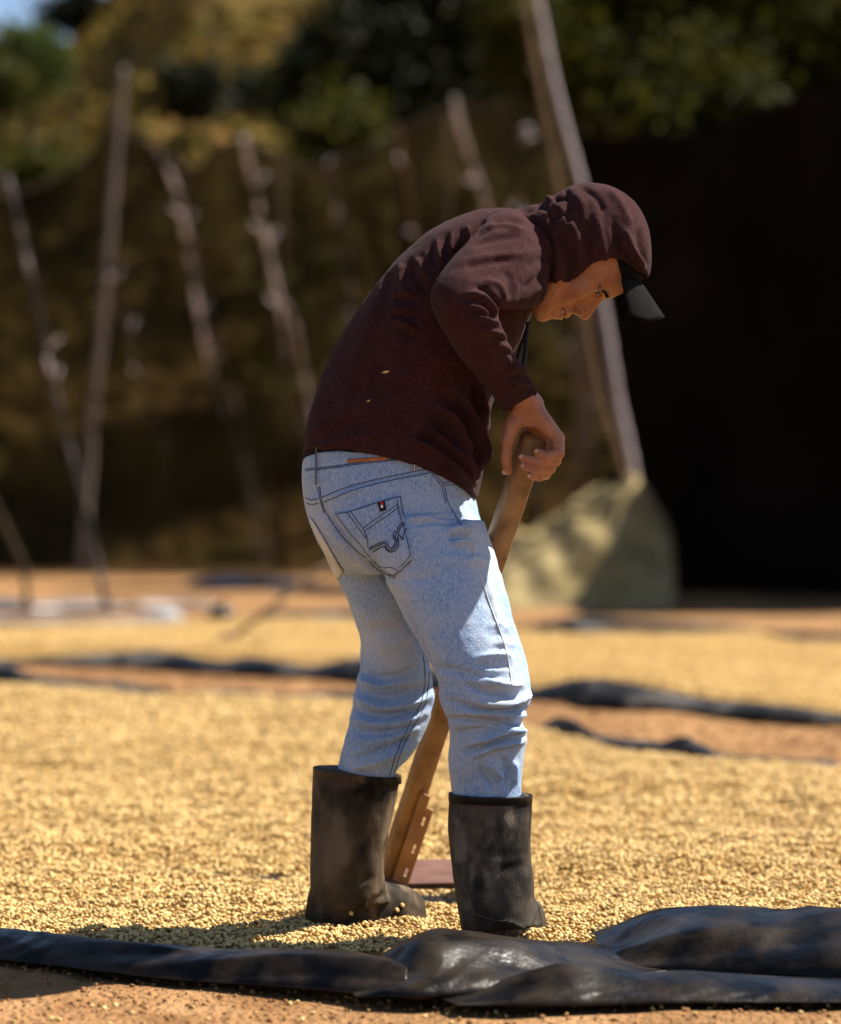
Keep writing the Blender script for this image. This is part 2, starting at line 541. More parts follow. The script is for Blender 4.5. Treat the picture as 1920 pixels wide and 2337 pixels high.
M['lip'] = mat('lip_skin', [(0.30, 0.10, 0.065), (0.34, 0.12, 0.08)], 60, 0.4, 0.1, 500)
M['hair'] = mat('dark_hair', [(0.006, 0.005, 0.004), (0.014, 0.010, 0.007)], 200, 0.5)
M['eye'] = mat('eye_white', [(0.34, 0.28, 0.23), (0.40, 0.34, 0.28)], 60, 0.12, spec=0.6)
M['iris'] = mat('dark_iris', [(0.015, 0.008, 0.004), (0.03, 0.016, 0.008)], 300, 0.08, spec=0.6)
M['teeth'] = mat('teeth', [(0.6, 0.52, 0.4), (0.66, 0.58, 0.46)], 60, 0.2)
M['cap'] = mat('black_cap_cloth', [(0.0035, 0.0035, 0.0038), (0.006, 0.006, 0.0065)], 60, 0.85, 0.2, 900, spec=0.06, bdist=0.001)
M['cord'] = mat('black_cord', [(0.006, 0.006, 0.006), (0.012, 0.012, 0.012)], 60, 0.7)
M['rubber'] = mat('worn_black_rubber', [(0.010, 0.0085, 0.007), (0.024, 0.0195, 0.0155), (0.062, 0.049, 0.037), (0.15, 0.118, 0.088)], 19, 0.6, 0.4, 160, 14, 0.10, stretch=(1.2, 1.2, 0.7), cols2=(0.10, 0.077, 0.055), scale2=9, mix2=0.8, bdist=0.002, rough_var=0.1, lo=.40, hi=.66)
M['rubber_dusty'] = mat('dusty_brown_rubber', [(0.009, 0.007, 0.0055), (0.03, 0.022, 0.015), (0.10, 0.07, 0.044), (0.18, 0.13, 0.086)], 15, 0.7, 0.4, 160, 14, 0.08, stretch=(1.2, 1.2, 0.6), cols2=(0.13, 0.092, 0.058), scale2=6, mix2=0.8, bdist=0.002, rough_var=0.1, lo=.40, hi=.66)
M['rubber_dark'] = mat('clean_black_rubber', [(0.006, 0.0055, 0.005), (0.014, 0.012, 0.011)], 22, 0.5, 0.1, 200, spec=0.2)
M['sole'] = mat('yellow_sole', [(0.36, 0.24, 0.05), (0.46, 0.32, 0.08)], 30, 0.6)
M['scuff'] = mat('dusty_scuff', [(0.12, 0.095, 0.07), (0.2, 0.16, 0.12)], 60, 0.9)
M['wood'] = mat('worn_wood', [(0.17, 0.085, 0.03), (0.27, 0.145, 0.055), (0.34, 0.19, 0.075)], 5, 0.65, 0.3, 40, 8, 0.25, stretch=(6, 6, 0.8), bdist=0.003, cols2=(0.13, 0.07, 0.03), scale2=7, mix2=0.5)
M['rust'] = mat('rusty_steel', [(0.20, 0.085, 0.03), (0.32, 0.14, 0.045), (0.38, 0.19, 0.07)], 24, 0.75, 0.3, 120, 8, 0.3, cols2=(0.2, 0.12, 0.07), scale2=12, mix2=0.6, bdist=0.002)
M['redboard'] = mat('red_brown_board', [(0.10, 0.045, 0.032), (0.17, 0.083, 0.062)], 14, 0.7, 0.3, 60, 6, 0.25, stretch=(1, 5, 5), bdist=0.003)
M['pole'] = mat('grey_dappled_pole', [(0.012, 0.010, 0.008), (0.022, 0.018, 0.016), (0.10, 0.08, 0.075), (0.30, 0.25, 0.245)], 3.6, 0.7, 0.3, 30, 6, 0.15, bdist=0.01, lo=0.44, hi=0.68)  # dark and pale noise bands paint sun dapple into the pole colour
M['pole_pale'] = mat('pale_dappled_pole', [(0.02, 0.016, 0.014), (0.10, 0.08, 0.076), (0.38, 0.32, 0.315), (0.52, 0.45, 0.445)], 3.0, 0.55, 0.2, 30, 5, 0.3, bdist=0.01, lo=0.36, hi=0.56)  # broken sunlight painted into the colour as pale and dark bands
M['pole_post'] = mat('weathered_post', [(0.10, 0.075, 0.06), (0.17, 0.135, 0.115)], 4, 0.7, 0.3, 30, 6, 0.2, bdist=0.01)
M['pole_white'] = mat('white_pole', [(0.42, 0.35, 0.35), (0.54, 0.46, 0.46)], 9, 0.5, 0.2, 30, 5, 0.4, bdist=0.01)  # near-white tone for one tall pole and the stubs
M['pole_brown'] = mat('brown_pole', [(0.10, 0.06, 0.03), (0.17, 0.105, 0.055)], 9, 0.8, 0.4, 30, 5, 0.2, bdist=0.01)
M['net'] = mat('brown_shade_net', [(0.008, 0.006, 0.003), (0.022, 0.016, 0.006), (0.058, 0.042, 0.015)], 0.6, 0.95, 0.3, 6, 6, 0.03, alpha=0.85, trans=0.15, bdist=0.05, lo=.38, hi=.64)
M['blacknet'] = mat('black_shade_net', [(0.003, 0.0022, 0.0016), (0.010, 0.0068, 0.0048)], 0.5, 0.95, 0.5, 3, 6, 0.02, bdist=0.15)
M['khaki'] = mat('khaki_canvas', [(0.16, 0.12, 0.05), (0.25, 0.19, 0.088), (0.33, 0.255, 0.125)], 2.2, 0.9, 0.5, 8, 6, 0.1, bdist=0.06, cols2=(0.12, 0.09, 0.036), scale2=3, mix2=0.6)
M['hill'] = mat('dry_hillside', [(0.040, 0.040, 0.009), (0.11, 0.072, 0.015), (0.17, 0.088, 0.028), (0.10, 0.08, 0.015)], 0.22, 0.95, 0.8, 1.5, 8, 0.05, cols2=(0.04, 0.045, 0.011), scale2=0.12, mix2=0.85, bdist=0.6)
M['dry_grass'] = mat('dry_grass', [(0.075, 0.065, 0.012), (0.14, 0.094, 0.02), (0.18, 0.108, 0.032)], 0.3, 0.9, spec=0.05, trans=0.2)
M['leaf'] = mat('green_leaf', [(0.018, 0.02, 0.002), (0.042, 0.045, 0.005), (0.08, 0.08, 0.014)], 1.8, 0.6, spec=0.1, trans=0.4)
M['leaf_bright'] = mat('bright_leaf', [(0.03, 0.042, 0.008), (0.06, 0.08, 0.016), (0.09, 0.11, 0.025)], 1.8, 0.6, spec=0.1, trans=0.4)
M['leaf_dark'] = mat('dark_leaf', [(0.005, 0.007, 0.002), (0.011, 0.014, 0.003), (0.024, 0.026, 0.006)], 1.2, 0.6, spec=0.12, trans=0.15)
M['leaf_blue'] = mat('grey_green_leaf', [(0.014, 0.021, 0.006), (0.026, 0.037, 0.011), (0.038, 0.05, 0.016)], 1.4, 0.6, spec=0.1, trans=0.3)
M['bark'] = mat('bark', [(0.03, 0.02, 0.012), (0.07, 0.048, 0.03)], 4, 0.95, 0.6, 14, 6, 0.1, stretch=(3, 3, 0.6), bdist=0.04)

# =================================================================== THE SETTING
# ------------------------------------------------------------------ ground
def bed_edges(x):
    """near bed: front and back edge; far bed: front and back edge (y as a function of x)"""
    return x
def interp_pts(pts, z=0.0):
    w = sorted(((px - CX) * ((CAMH - z) / (py - HY)), (CAMH - z) * FPX / (py - HY)) for px, py in pts)
    xs, ys = [a for a, b in w], [b for a, b in w]
    return lambda x: np.interp(x, xs, ys)
near_back = interp_pts([(-500, 1545), (0, 1556), (300, 1580), (430, 1592), (800, 1602), (1000, 1625), (1230, 1662), (1400, 1702), (1600, 1728), (1920, 1750), (2400, 1790)], 0.022)
far_front = interp_pts([(-500, 1505), (0, 1508), (300, 1510), (600, 1516), (830, 1532), (1220, 1568), (1400, 1578), (1600, 1604), (1920, 1640), (2300, 1680)])
far_back = interp_pts([(-500, 1424), (0, 1424), (400, 1425), (800, 1409), (1200, 1436), (1500, 1440), (1700, 1441), (1920, 1458), (2400, 1470)], 0.05)
near_front = interp_pts([(-700, 2150), (0, 2142), (200, 2164), (500, 2182), (700, 2190), (880, 2190), (1100, 2170), (1300, 2165), (1500, 2140), (1920, 2130), (2700, 2130)])
def ground_z(x, y):
    d = np.asarray(y)
    fall = np.clip((d - 3) / 4, 0, 1)
    return 0.010 * fbm(np.asarray(x) * 1.7, d * 1.7, 0, 3, 3) - 0.012 + 0.004 * vnoise(np.asarray(x) * 14, d * 14, 0, 5)
def grid_mesh(xs, ys, zf):
    X, Y = np.meshgrid(xs, ys)
    Z = zf(X, Y)
    n = len(xs)
    v = np.stack([X.ravel(), Y.ravel(), Z.ravel()], 1)
    i, j = np.meshgrid(np.arange(len(xs) - 1), np.arange(len(ys) - 1))
    a = (j * n + i).ravel()
    return v, np.stack([a, a + 1, a + n + 1, a + n], 1)
gx = np.r_[-300, -120, -60, -30, np.linspace(-16, -2.2, 40), np.linspace(-2, 2, 150), np.linspace(2.2, 16, 40), 30, 60, 120, 300]
gy = np.r_[-300, -80, -20, 0, 2, np.linspace(3.5, 6, 90), np.linspace(6.1, 16, 120), np.linspace(16.4, 46, 70), 60, 100, 200, 600]
v, f = grid_mesh(gx, gy, ground_z)
tag(link('ground', make_mesh('ground', v, f), M['dirt']), kind='structure')

def scatter(name, pts, scale, mat_, label, axes=(1.0, 0.8, 0.62), subdiv=2, parent=None, seed=1):
    """one 'stuff' object: small lumps set on points by geometry nodes"""
    me = make_mesh(name, np.asarray(pts), [])
    a = me.attributes.new('size', 'FLOAT', 'POINT'); a.data.foreach_set('value', np.asarray(scale, np.float32))
    rot = RNG.uniform(-math.pi, math.pi, (len(pts), 3)).astype(np.float32)
    rot[:, 0:2] *= 0.3
    r = me.attributes.new('turn', 'FLOAT_VECTOR', 'POINT'); r.data.foreach_set('vector', rot.ravel())
    o = link(name, me, mat_, parent)
    ng = bpy.data.node_groups.new(name + '_nodes', 'GeometryNodeTree')
    ng.interface.new_socket('Geometry', in_out='INPUT', socket_type='NodeSocketGeometry')
    ng.interface.new_socket('Geometry', in_out='OUTPUT', socket_type='NodeSocketGeometry')
    N, L = ng.nodes, ng.links
    gi, go = N.new('NodeGroupInput'), N.new('NodeGroupOutput')
    ico = N.new('GeometryNodeMeshIcoSphere'); ico.inputs['Radius'].default_value = 1; ico.inputs['Subdivisions'].default_value = subdiv
    tr = N.new('GeometryNodeTransform'); tr.inputs['Scale'].default_value = axes
    sm = N.new('GeometryNodeSetShadeSmooth')
    ms = N.new('GeometryNodeSetMaterial'); ms.inputs['Material'].default_value = mat_
    ip = N.new('GeometryNodeInstanceOnPoints')
    na = N.new('GeometryNodeInputNamedAttribute'); na.data_type = 'FLOAT'; na.inputs['Name'].default_value = 'size'
    nr = N.new('GeometryNodeInputNamedAttribute'); nr.data_type = 'FLOAT_VECTOR'; nr.inputs['Name'].default_value = 'turn'
    L.new(ico.outputs[0], tr.inputs[0]); L.new(tr.outputs[0], sm.inputs[0]); L.new(sm.outputs[0], ms.inputs[0])
    L.new(gi.outputs[0], ip.inputs['Points']); L.new(ms.outputs[0], ip.inputs['Instance'])
    L.new(na.outputs[0], ip.inputs['Scale']); L.new(nr.outputs[0], ip.inputs['Rotation'])
    L.new(ip.outputs[0], go.inputs[0])
    md = o.modifiers.new('scatter', 'NODES'); md.node_group = ng
    return tag(o, label, kind='stuff')

# loose clods on the bare earth: the strip in front and the path between the beds
n = 5200
x = RNG.uniform(-1.3, 1.5, n); y = RNG.uniform(4.3, 5.25, n)
s = 0.0022 + 0.0055 * RNG.random(n) ** 4
pts = np.stack([x, y, ground_z(x, y) + s * 0.2], 1)
n2 = 5000
x = RNG.uniform(-2.6, 2.6, n2); y = near_back(x) + RNG.uniform(0.1, 0.97, n2) * (far_front(x) - near_back(x))
s2 = 0.005 + 0.012 * RNG.random(n2) ** 4
pts = np.r_[pts, np.stack([x, y, ground_z(x, y) + s2 * 0.2], 1)]
tag(scatter('soil_clods', pts, np.r_[s, s2], M['clod'], 'loose reddish clods scattered over the bare earth strips', (1, 0.85, 0.6), 1), cat='soil')

# ------------------------------------------------------------------ hillside behind
def crest(x):
    # the ridge is lowest at the far left, where a scrap of sky shows
    return 14.6 + 7.0 * np.clip((x + 10.2) / 5.0, 0, 1) ** 1.2 + 5.0 * np.clip((-x - 14) / 8, 0, 1)
def hill_z(x, y):
    t = np.clip((y - 42) / 40.0, 0, 1)
    z = crest(x) * t ** 0.92 * (1 - 0.35 * np.clip((y - 84) / 60, 0, 1)) - 0.25
    return z + 0.6 * fbm(x * 0.16, y * 0.16, 0, 4, 11) * np.clip((y - 42) / 6, 0, 1)
v, f = grid_mesh(np.r_[-160, -90, np.linspace(-50, 50, 150), 90, 160], np.r_[np.linspace(41, 90, 120), 100, 130, 200], hill_z)
tag(link('hillside', make_mesh('hillside', v, f), M['hill']), kind='structure')
# tufts of dry grass on it
n = 9000
x = RNG.uniform(-16, 8, n); y = 44 + 36 * RNG.random(n)
z = hill_z(x, y)
vs, fs = [], []
for i in range(n):
    a = random.uniform(0, math.pi); h = random.uniform(0.08, 0.26); w = random.uniform(0.1, 0.3)
    c, s_ = math.cos(a) * w, math.sin(a) * w
    lx, ly = random.uniform(-.2, .2), random.uniform(-.2, .2)
    k = len(vs)
    vs += [(x[i] - c, y[i] - s_, z[i] - .05), (x[i] + c, y[i] + s_, z[i] - .05), (x[i] + c * 1.3 + lx, y[i] + s_ * 1.3 + ly, z[i] + h * .8), (x[i] - c * .8 + lx, y[i] - s_ * .8 + ly, z[i] + h)]
    fs.append((k, k + 1, k + 2, k + 3))
tag(link('dry_grass', make_mesh('dry_grass', vs, fs), M['dry_grass']), 'ochre dry grass covering the hillside', 'grass', kind='stuff')

# ------------------------------------------------------------------ trees and bushes
def leaf_crown(blobs, count, size, seed):
    rg = np.random.default_rng(seed)
    w = np.array([b[3] * b[4] * b[5] for b in blobs]) ** 0.8
    pick = rg.choice(len(blobs), count // 14, p=w / w.sum())
    B = np.array([b[:6] for b in blobs])[pick]
    u = rg.normal(size=(len(pick), 3)); u /= np.linalg.norm(u, axis=1)[:, None]
    r = rg.random(len(pick)) ** 0.35
    cen = B[:, :3] + u * B[:, 3:6] * r[:, None]
    cen = np.repeat(cen, 14, 0) + rg.normal(size=(len(pick) * 14, 3)) * size * 1.9
    m = len(cen)
    nrm = rg.normal(size=(m, 3)) + np.array([0, 0, 0.8]); nrm /= np.linalg.norm(nrm, axis=1)[:, None]
    t = np.cross(nrm, rg.normal(size=(m, 3))); t /= np.linalg.norm(t, axis=1)[:, None]
    b = np.cross(nrm, t)
    s = size * rg.uniform(0.6, 1.35, (m, 1))
    v = np.stack([cen - t * s, cen + b * s * 0.45 - nrm * s * .12, cen + t * s, cen - b * s * 0.45 - nrm * s * .12], 1).reshape(-1, 3)
    f = np.arange(m * 4).reshape(-1, 4)
    return v, f
def tree(name, label, base, blobs, count, size, seed, mleaf, trunk_r, cat='tree', group=None, limbs=6):
    rg = random.Random(seed)
    t = thing(name, label, cat, base, group)
    mb = MB()
    b0 = Vector(base)
    top = sum((Vector(b[:3]) for b in blobs), Vector()) / len(blobs)
    mid = (b0 + top) / 2 + Vector((rg.uniform(-.2, .2), 0, 0))
    mb.tube([b0 - Vector((0, 0, .15)), b0.lerp(mid, .5) + Vector((rg.uniform(-.1, .1), 0, 0)), mid, top], [trunk_r * 1.25, trunk_r, trunk_r * .8, trunk_r * .35], 10)
    for k in range(limbs):
        b = blobs[k % len(blobs)]
        e = Vector(b[:3]) + Vector((rg.uniform(-.5, .5) * b[3], rg.uniform(-.5, .5) * b[4], rg.uniform(-.2, .6) * b[5]))
        s0 = b0.lerp(top, rg.uniform(.35, .8))
        mb.tube([s0, s0.lerp(e, .5) + Vector((0, 0, .1)), e], [trunk_r * .5, trunk_r * .33, trunk_r * .12], 7)
    mb.build('trunk', M['bark'], t)
    v, f = leaf_crown(blobs, count, size, seed)
    part('crown', v, f, mleaf, t, smooth=False)
    return t
def blob(px, py, d, rx, rz, ry=None):
    p = P(px, py, d); k = d / FPX
    return (p.x, p.y, p.z, rx * k, (ry or (rx + rz) / 2) * k, rz * k)
# broad tree behind the black net shed
b = P(1790, 400, 33)
tree('broadleaf_tree', 'broad olive green tree rising behind the black net shed', (b.x, 33, 0),
     [blob(1210, 60, 32, 120, 150), blob(1330, 180, 32, 120, 110), blob(1420, 60, 33, 150, 130), blob(1560, 180, 32, 160, 120), blob(1700, 90, 33, 170, 150), blob(1880, 120, 33, 160, 140), blob(1480, 260, 31.5, 120, 70), blob(1700, 230, 32, 120, 80), blob(2020, 60, 33, 150, 200), blob(1600, -60, 33, 300, 120), blob(1300, -60, 33, 200, 120)], 26000, 0.085, 3, M['leaf'], 0.2, limbs=12)
# dark tree in the middle
b = P(900, 400, 46)
tree('shade_tree', 'dark leafy tree at the foot of the hill beside the pale posts', (b.x, 46, 0.3),
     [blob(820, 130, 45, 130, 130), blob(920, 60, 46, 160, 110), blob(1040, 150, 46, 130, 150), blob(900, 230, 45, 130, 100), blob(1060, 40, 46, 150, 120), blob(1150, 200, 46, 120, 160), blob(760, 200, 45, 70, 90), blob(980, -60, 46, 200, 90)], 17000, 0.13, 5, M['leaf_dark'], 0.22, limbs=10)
b = P(690, 330, 50)
tree('grey_green_bush', 'blue green rounded bush left of the dark tree', (b.x, 50, float(hill_z(np.array(b.x), np.array(50.)))),
     [blob(690, 170, 50, 70, 70), blob(740, 230, 50, 70, 70), blob(660, 230, 50, 40, 50)], 3500, 0.10, 8, M['leaf_blue'], 0.1, 'bush', limbs=4)
def bush(name, label, px, py, d, rx, rz, m, cnt, seed, cat='bush'):
    p = P(px, py, d)
    z = float(hill_z(np.array(p.x), np.array(float(d))))
    k = d / FPX
    bl = [(p.x + random.uniform(-.5, .5) * rx * k, d + random.uniform(-.3, .3), p.z + random.uniform(-.4, .4) * rz * k, rx * k * .62, rx * k * .6, rz * k * .62) for _ in range(4)]
    return tree(name, label, (p.x, d, z), bl, cnt, 0.12, seed, m, 0.07, cat, limbs=4)
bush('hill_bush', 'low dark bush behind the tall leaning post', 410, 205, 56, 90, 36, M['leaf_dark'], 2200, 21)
bush('hill_bush', 'green bush below the scrap of sky on the ridge', 40, 130, 64, 95, 75, M['leaf_bright'], 4200, 22)
bush('hill_bush', 'small dark bush below the green ridge bush', 15, 195, 58, 50, 34, M['leaf'], 1200, 23)
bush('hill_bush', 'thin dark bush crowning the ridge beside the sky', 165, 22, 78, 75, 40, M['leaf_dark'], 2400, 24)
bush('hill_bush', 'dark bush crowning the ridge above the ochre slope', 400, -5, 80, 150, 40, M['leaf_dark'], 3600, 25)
bush('hill_bush', 'yellow green bush in front of the dark tree', 790, 300, 43, 70, 55, M['leaf'], 2400, 26)
bush('hill_bush', 'dark scrub along the sagging net top by the corner post', 90, 410, 44, 80, 34, M['leaf'], 1500, 27)
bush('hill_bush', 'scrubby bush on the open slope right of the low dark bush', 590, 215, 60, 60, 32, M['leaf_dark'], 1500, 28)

# ------------------------------------------------------------------ brown shade net fence, with its leaning poles
def net_wall(name, top, base_py, d, nx, nz, seed, wav=0.12):
    xs = np.linspace(top[0][0], top[-1][0], nx)
    tp = np.interp(xs, [t[0] for t in top], [t[1] for t in top])
    v = []
    dd = np.broadcast_to(np.asarray(d(xs) if callable(d) else d, float), xs.shape)
    for j in range(nz):
        t = j / (nz - 1)
        for i in range(nx):
            p = P(xs[i], tp[i], dd[i])
            z = p.z * t
            yy = dd[i] + wav * float(fbm(p.x * 1.2, z * .35, seed, 3, seed)) + 0.35 * wav * math.sin(p.x * 5 + 2 * z)
            v.append((p.x * yy / dd[i] if False else p.x, yy, z - 0.02))
    f = [(j * nx + i, j * nx + i + 1, (j + 1) * nx + i + 1, (j + 1) * nx + i) for j in range(nz - 1) for i in range(nx - 1)]
    return v, f
fence = thing('net_fence', 'brown shade net fence sagging between leaning poles below the hillside', 'fence', (0, 38.5, 0))
top = [(-1000, 440), (-800, 480), (-620, 400), (-420, 465), (-260, 440), (0, 452), (100, 425), (190, 375), (235, 320), (270, 252), (310, 315), (365, 345), (440, 400), (500, 335), (560, 318), (700, 395), (760, 372), (850, 345), (930, 290), (1040, 245), (1120, 245), (1190, 215), (1300, 280), (1400, 290), (1560, 320)]
v, f = net_wall('net', top, 1305, 38.5, 200, 26, 4)
o = part('net', v, f, M['net'], fence)
# the net's selvedge rope
xs = np.linspace(-1000, 1560, 120)
rope = MB().tube([P(q, np.interp(q, [t[0] for t in top], [t[1] for t in top]), 38.5) + Vector((0, -0.06, 0)) for q in xs], 0.035, 6)
rope.build('edge_rope', M['bark'], fence)
for q in (-990, -620, -260, -80, 640, 1020, 1330):
    p = P(q, np.interp(q, [t[0] for t in top], [t[1] for t in top]) + 15, 38.9)
    MB().tube([(p.x, 38.9, -0.1), (p.x, 38.9, p.z)], 0.06, 8).build('post', M['pole_brown'], fence)

def pole(name, label, pts, d, r, m, cat='pole', knots=0, seed=0, ground=True, dtop=0.0, group=None):
    rg = random.Random(seed)
    k = catmull(pts, 8)
    n = len(k)
    path = []
    for i, (a, b) in enumerate(k):
        path.append(P(a, b, d + dtop * (1 - i / (n - 1))))
    if ground:
        path[-1].z = min(path[-1].z, -0.05)
    path = [p + Vector((rg.uniform(-.12, .12) * r, rg.uniform(-.1, .1) * r, 0)) for p in path]
    base = Vector((path[-1].x, path[-1].y, 0))
    t = thing(name, label, cat, base, group)
    mb = MB().tube(path, [r * 0.72 * (0.72 + 0.28 * i / (n - 1)) * rg.uniform(.92, 1.08) for i in range(n)], 10)
    mb.build('shaft', m, t)
    for q in range(knots):
        i = rg.randrange(2, n - 2)
        c = path[i]; s = rg.choice((-1, 1))
        e = c + Vector((s * r * rg.uniform(1.2, 3.4), -r * rg.uniform(-.4, 1.2), r * rg.uniform(1.0, 4.5)))
        MB().tube([c, c.lerp(e, .6) + Vector((r * rg.uniform(-.3, .3), 0, 0)), e], [r * .5, r * .36, r * .2], 7).build('glint_stub', M['pole_white'], t)  # white stubs stand in for sunlit specks along the pole
    return t
pole('corner_post', 'tall leaning grey corner post holding up the net peak', [(283, 155), (262, 400), (238, 700), (212, 950), (186, 1330)], 37.2, 0.085, M['pole_post'], 'post', 0, 1)
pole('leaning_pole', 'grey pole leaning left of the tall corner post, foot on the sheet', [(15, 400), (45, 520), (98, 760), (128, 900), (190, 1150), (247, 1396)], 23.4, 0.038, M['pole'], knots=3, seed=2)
pole('leaning_pole', 'dark crooked stake standing at the left end of the pale sheet', [(-20, 1130), (20, 1220), (55, 1300), (62, 1396)], 23.4, 0.04, M['bark'], knots=1, seed=3)
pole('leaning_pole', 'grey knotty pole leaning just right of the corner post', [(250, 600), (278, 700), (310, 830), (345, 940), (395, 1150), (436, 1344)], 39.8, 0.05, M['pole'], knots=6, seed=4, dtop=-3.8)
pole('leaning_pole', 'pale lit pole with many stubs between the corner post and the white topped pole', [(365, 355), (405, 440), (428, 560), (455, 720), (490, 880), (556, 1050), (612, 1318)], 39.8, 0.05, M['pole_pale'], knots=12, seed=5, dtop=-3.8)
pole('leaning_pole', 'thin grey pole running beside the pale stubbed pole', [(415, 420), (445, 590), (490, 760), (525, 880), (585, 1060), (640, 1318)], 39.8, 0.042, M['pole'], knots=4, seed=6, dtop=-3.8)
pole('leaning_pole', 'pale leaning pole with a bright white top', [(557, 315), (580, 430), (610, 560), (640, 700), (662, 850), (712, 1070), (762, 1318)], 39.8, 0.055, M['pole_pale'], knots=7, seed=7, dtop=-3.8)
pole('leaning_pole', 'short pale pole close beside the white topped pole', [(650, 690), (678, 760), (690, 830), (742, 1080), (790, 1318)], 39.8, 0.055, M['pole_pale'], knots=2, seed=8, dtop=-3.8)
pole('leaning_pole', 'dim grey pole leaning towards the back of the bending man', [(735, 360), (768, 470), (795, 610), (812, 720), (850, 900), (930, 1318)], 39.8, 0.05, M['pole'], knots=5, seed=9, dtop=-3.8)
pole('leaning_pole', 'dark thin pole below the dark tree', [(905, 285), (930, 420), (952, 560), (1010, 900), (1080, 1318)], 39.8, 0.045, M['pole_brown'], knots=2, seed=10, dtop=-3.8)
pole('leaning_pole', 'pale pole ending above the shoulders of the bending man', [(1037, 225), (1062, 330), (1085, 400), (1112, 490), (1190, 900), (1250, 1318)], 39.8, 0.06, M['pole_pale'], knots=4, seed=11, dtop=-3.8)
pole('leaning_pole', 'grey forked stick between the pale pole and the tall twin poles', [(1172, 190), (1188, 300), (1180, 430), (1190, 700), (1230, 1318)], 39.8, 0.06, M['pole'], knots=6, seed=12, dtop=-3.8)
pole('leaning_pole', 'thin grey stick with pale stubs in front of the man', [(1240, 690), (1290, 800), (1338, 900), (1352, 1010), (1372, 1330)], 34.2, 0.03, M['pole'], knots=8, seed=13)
pole('tall_pole', 'tall brown pole leaning out of the canvas mound', [(1186, -60), (1236, 221), (1304, 560), (1369, 900), (1404, 1010), (1430, 1110)], 25.5, 0.052, M['pole_brown'], ground=False, seed=14)
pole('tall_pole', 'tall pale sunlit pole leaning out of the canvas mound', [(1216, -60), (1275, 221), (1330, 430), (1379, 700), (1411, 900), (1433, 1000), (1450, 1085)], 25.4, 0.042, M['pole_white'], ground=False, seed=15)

# ------------------------------------------------------------------ black net shed on the right
shed = thing('net_shed', 'large black shade net shed standing behind the canvas mound', 'shed', (4.2, 27.5, 0))
wd = lambda x: np.interp(x, [1440, 1931, 2000], [30.0, 28.0, 27.9])
topw = [(1440, 300), (1520, 318), (1590, 308), (1660, 285), (1800, 225), (1900, 188), (1990, 160)]
v, f = net_wall('front', topw, 1380, wd, 70, 20, 9, 0.22)
v = [(q[0] - 0.70 * (k // 70) / 19 * max(0.0, 1 - (k % 70) / 40) + 0.05 * math.sin(k // 70 * 1.1) * (k % 70 < 3), q[1], q[2]) for k, q in enumerate(v)]   # left edge leans with the tall poles
part('front_net', v, f, M['blacknet'], shed)
fr = np.array(v).reshape(20, 70, 3)
edge = fr[-1]
vv, ff = [], []
for i in range(70):                                   # roof net, falling away to the back
    for t in (0, .25, .5, .75, 1.0):
        vv.append((edge[i][0] + 3.0 * t, edge[i][1] + 9.0 * t, edge[i][2] + 0.02 - 0.35 * math.sin(math.pi * t) + 0.1 * t))
ff = [(i * 5 + k, (i + 1) * 5 + k, (i + 1) * 5 + k + 1, i * 5 + k + 1) for i in range(69) for k in range(4)]
part('roof_net', vv, ff, M['blacknet'], shed)
vv, ff = [], []
for j in range(16):                                   # side net, coming forward at the right
    for k in range(30):
        t = k / 29; s_ = j / 15
        vv.append((4.3 + 0.05 * math.sin(k * 1.3) + .04 * t, 28.0 - 4.4 * t, (4.75 - 0.25 * t + 0.06 * math.sin(k * .8)) * s_ - .02))
ff = [(j * 30 + k, j * 30 + k + 1, (j + 1) * 30 + k + 1, (j + 1) * 30 + k) for j in range(15) for k in range(29)]
part('side_net', vv, ff, M['blacknet'], shed)
for i in (3, 22, 44, 66):
    p = fr[-1][i]
    MB().tube([(p[0], p[1] + .25, -.1), (p[0], p[1] + .25, p[2] - .05)], 0.07, 8).build('post', M['pole_brown'], shed)
for y_ in (23.7, 25.8):
    MB().tube([(4.55, y_, -.1), (4.55, y_, 4.6)], 0.07, 8).build('post', M['pole_brown'], shed)

# ------------------------------------------------------------------ canvas mound at the foot of the tall poles
md_ = thing('canvas_mound', 'khaki canvas draped over a heap at the foot of the tall poles', 'tarpaulin', (2.0, 24.6, 0))
prof = [(1060, 1300), (1110, 1262), (1160, 1228), (1230, 1186), (1300, 1148), (1380, 1112), (1440, 1084), (1468, 1112), (1498, 1156), (1528, 1200), (1538, 1250), (1542, 1310), (1544, 1376)]
nu, nv_ = 90, 40
pr = catmull(prof, 8)
seg = np.r_[0, np.cumsum(np.linalg.norm(np.diff(pr, axis=0), axis=1))]
t = np.linspace(0, seg[-1], nu)
pxs, pys = np.interp(t, seg, pr[:, 0]), np.interp(t, seg, pr[:, 1])
v = []
for j in range(nv_):
    t_ = j / (nv_ - 1)                                  # front foot -> ridge -> back foot
    for i in range(nu):
        p = P(pxs[i], pys[i], 25.5)
        hh = max(p.z, 0.0)
        h01 = 1 - abs(t_ - .62) / .62 if t_ < .62 else 1 - (t_ - .62) / .38
        h01 = max(0.0, h01)
        wob = (float(0.12 * fbm(p.x * 1.5, t_ * 2.0, 0, 3, 31)) + 0.17 * (1 - 2.4 * abs(float(vnoise(p.x * 2.6 + t_ * 2, t_ * 3.4 - p.x, 0, 33)))) + 0.08 * (1 - 2.4 * abs(float(vnoise(p.x * 6 - t_ * 5, t_ * 7 + p.x * 2, 0, 34))))) * math.sin(math.pi * t_)
        pleat = 0.09 * abs(math.sin((p.x - 2.0) * 3.4 + 1.3 * t_)) * (1 - h01) * math.sin(math.pi * t_) * 2
        v.append((p.x + 0.06 * (1 - h01) * (p.x - 1.7) - .25 * (1 - h01) * (t_ < .62) * max(0, p.x - 1.9), 24.35 + 1.85 * t_ + 0.3 * (1 - hh) * (t_ < .62) * (1 - h01), hh * h01 ** 1.05 - 0.02 + wob * .5 + pleat))
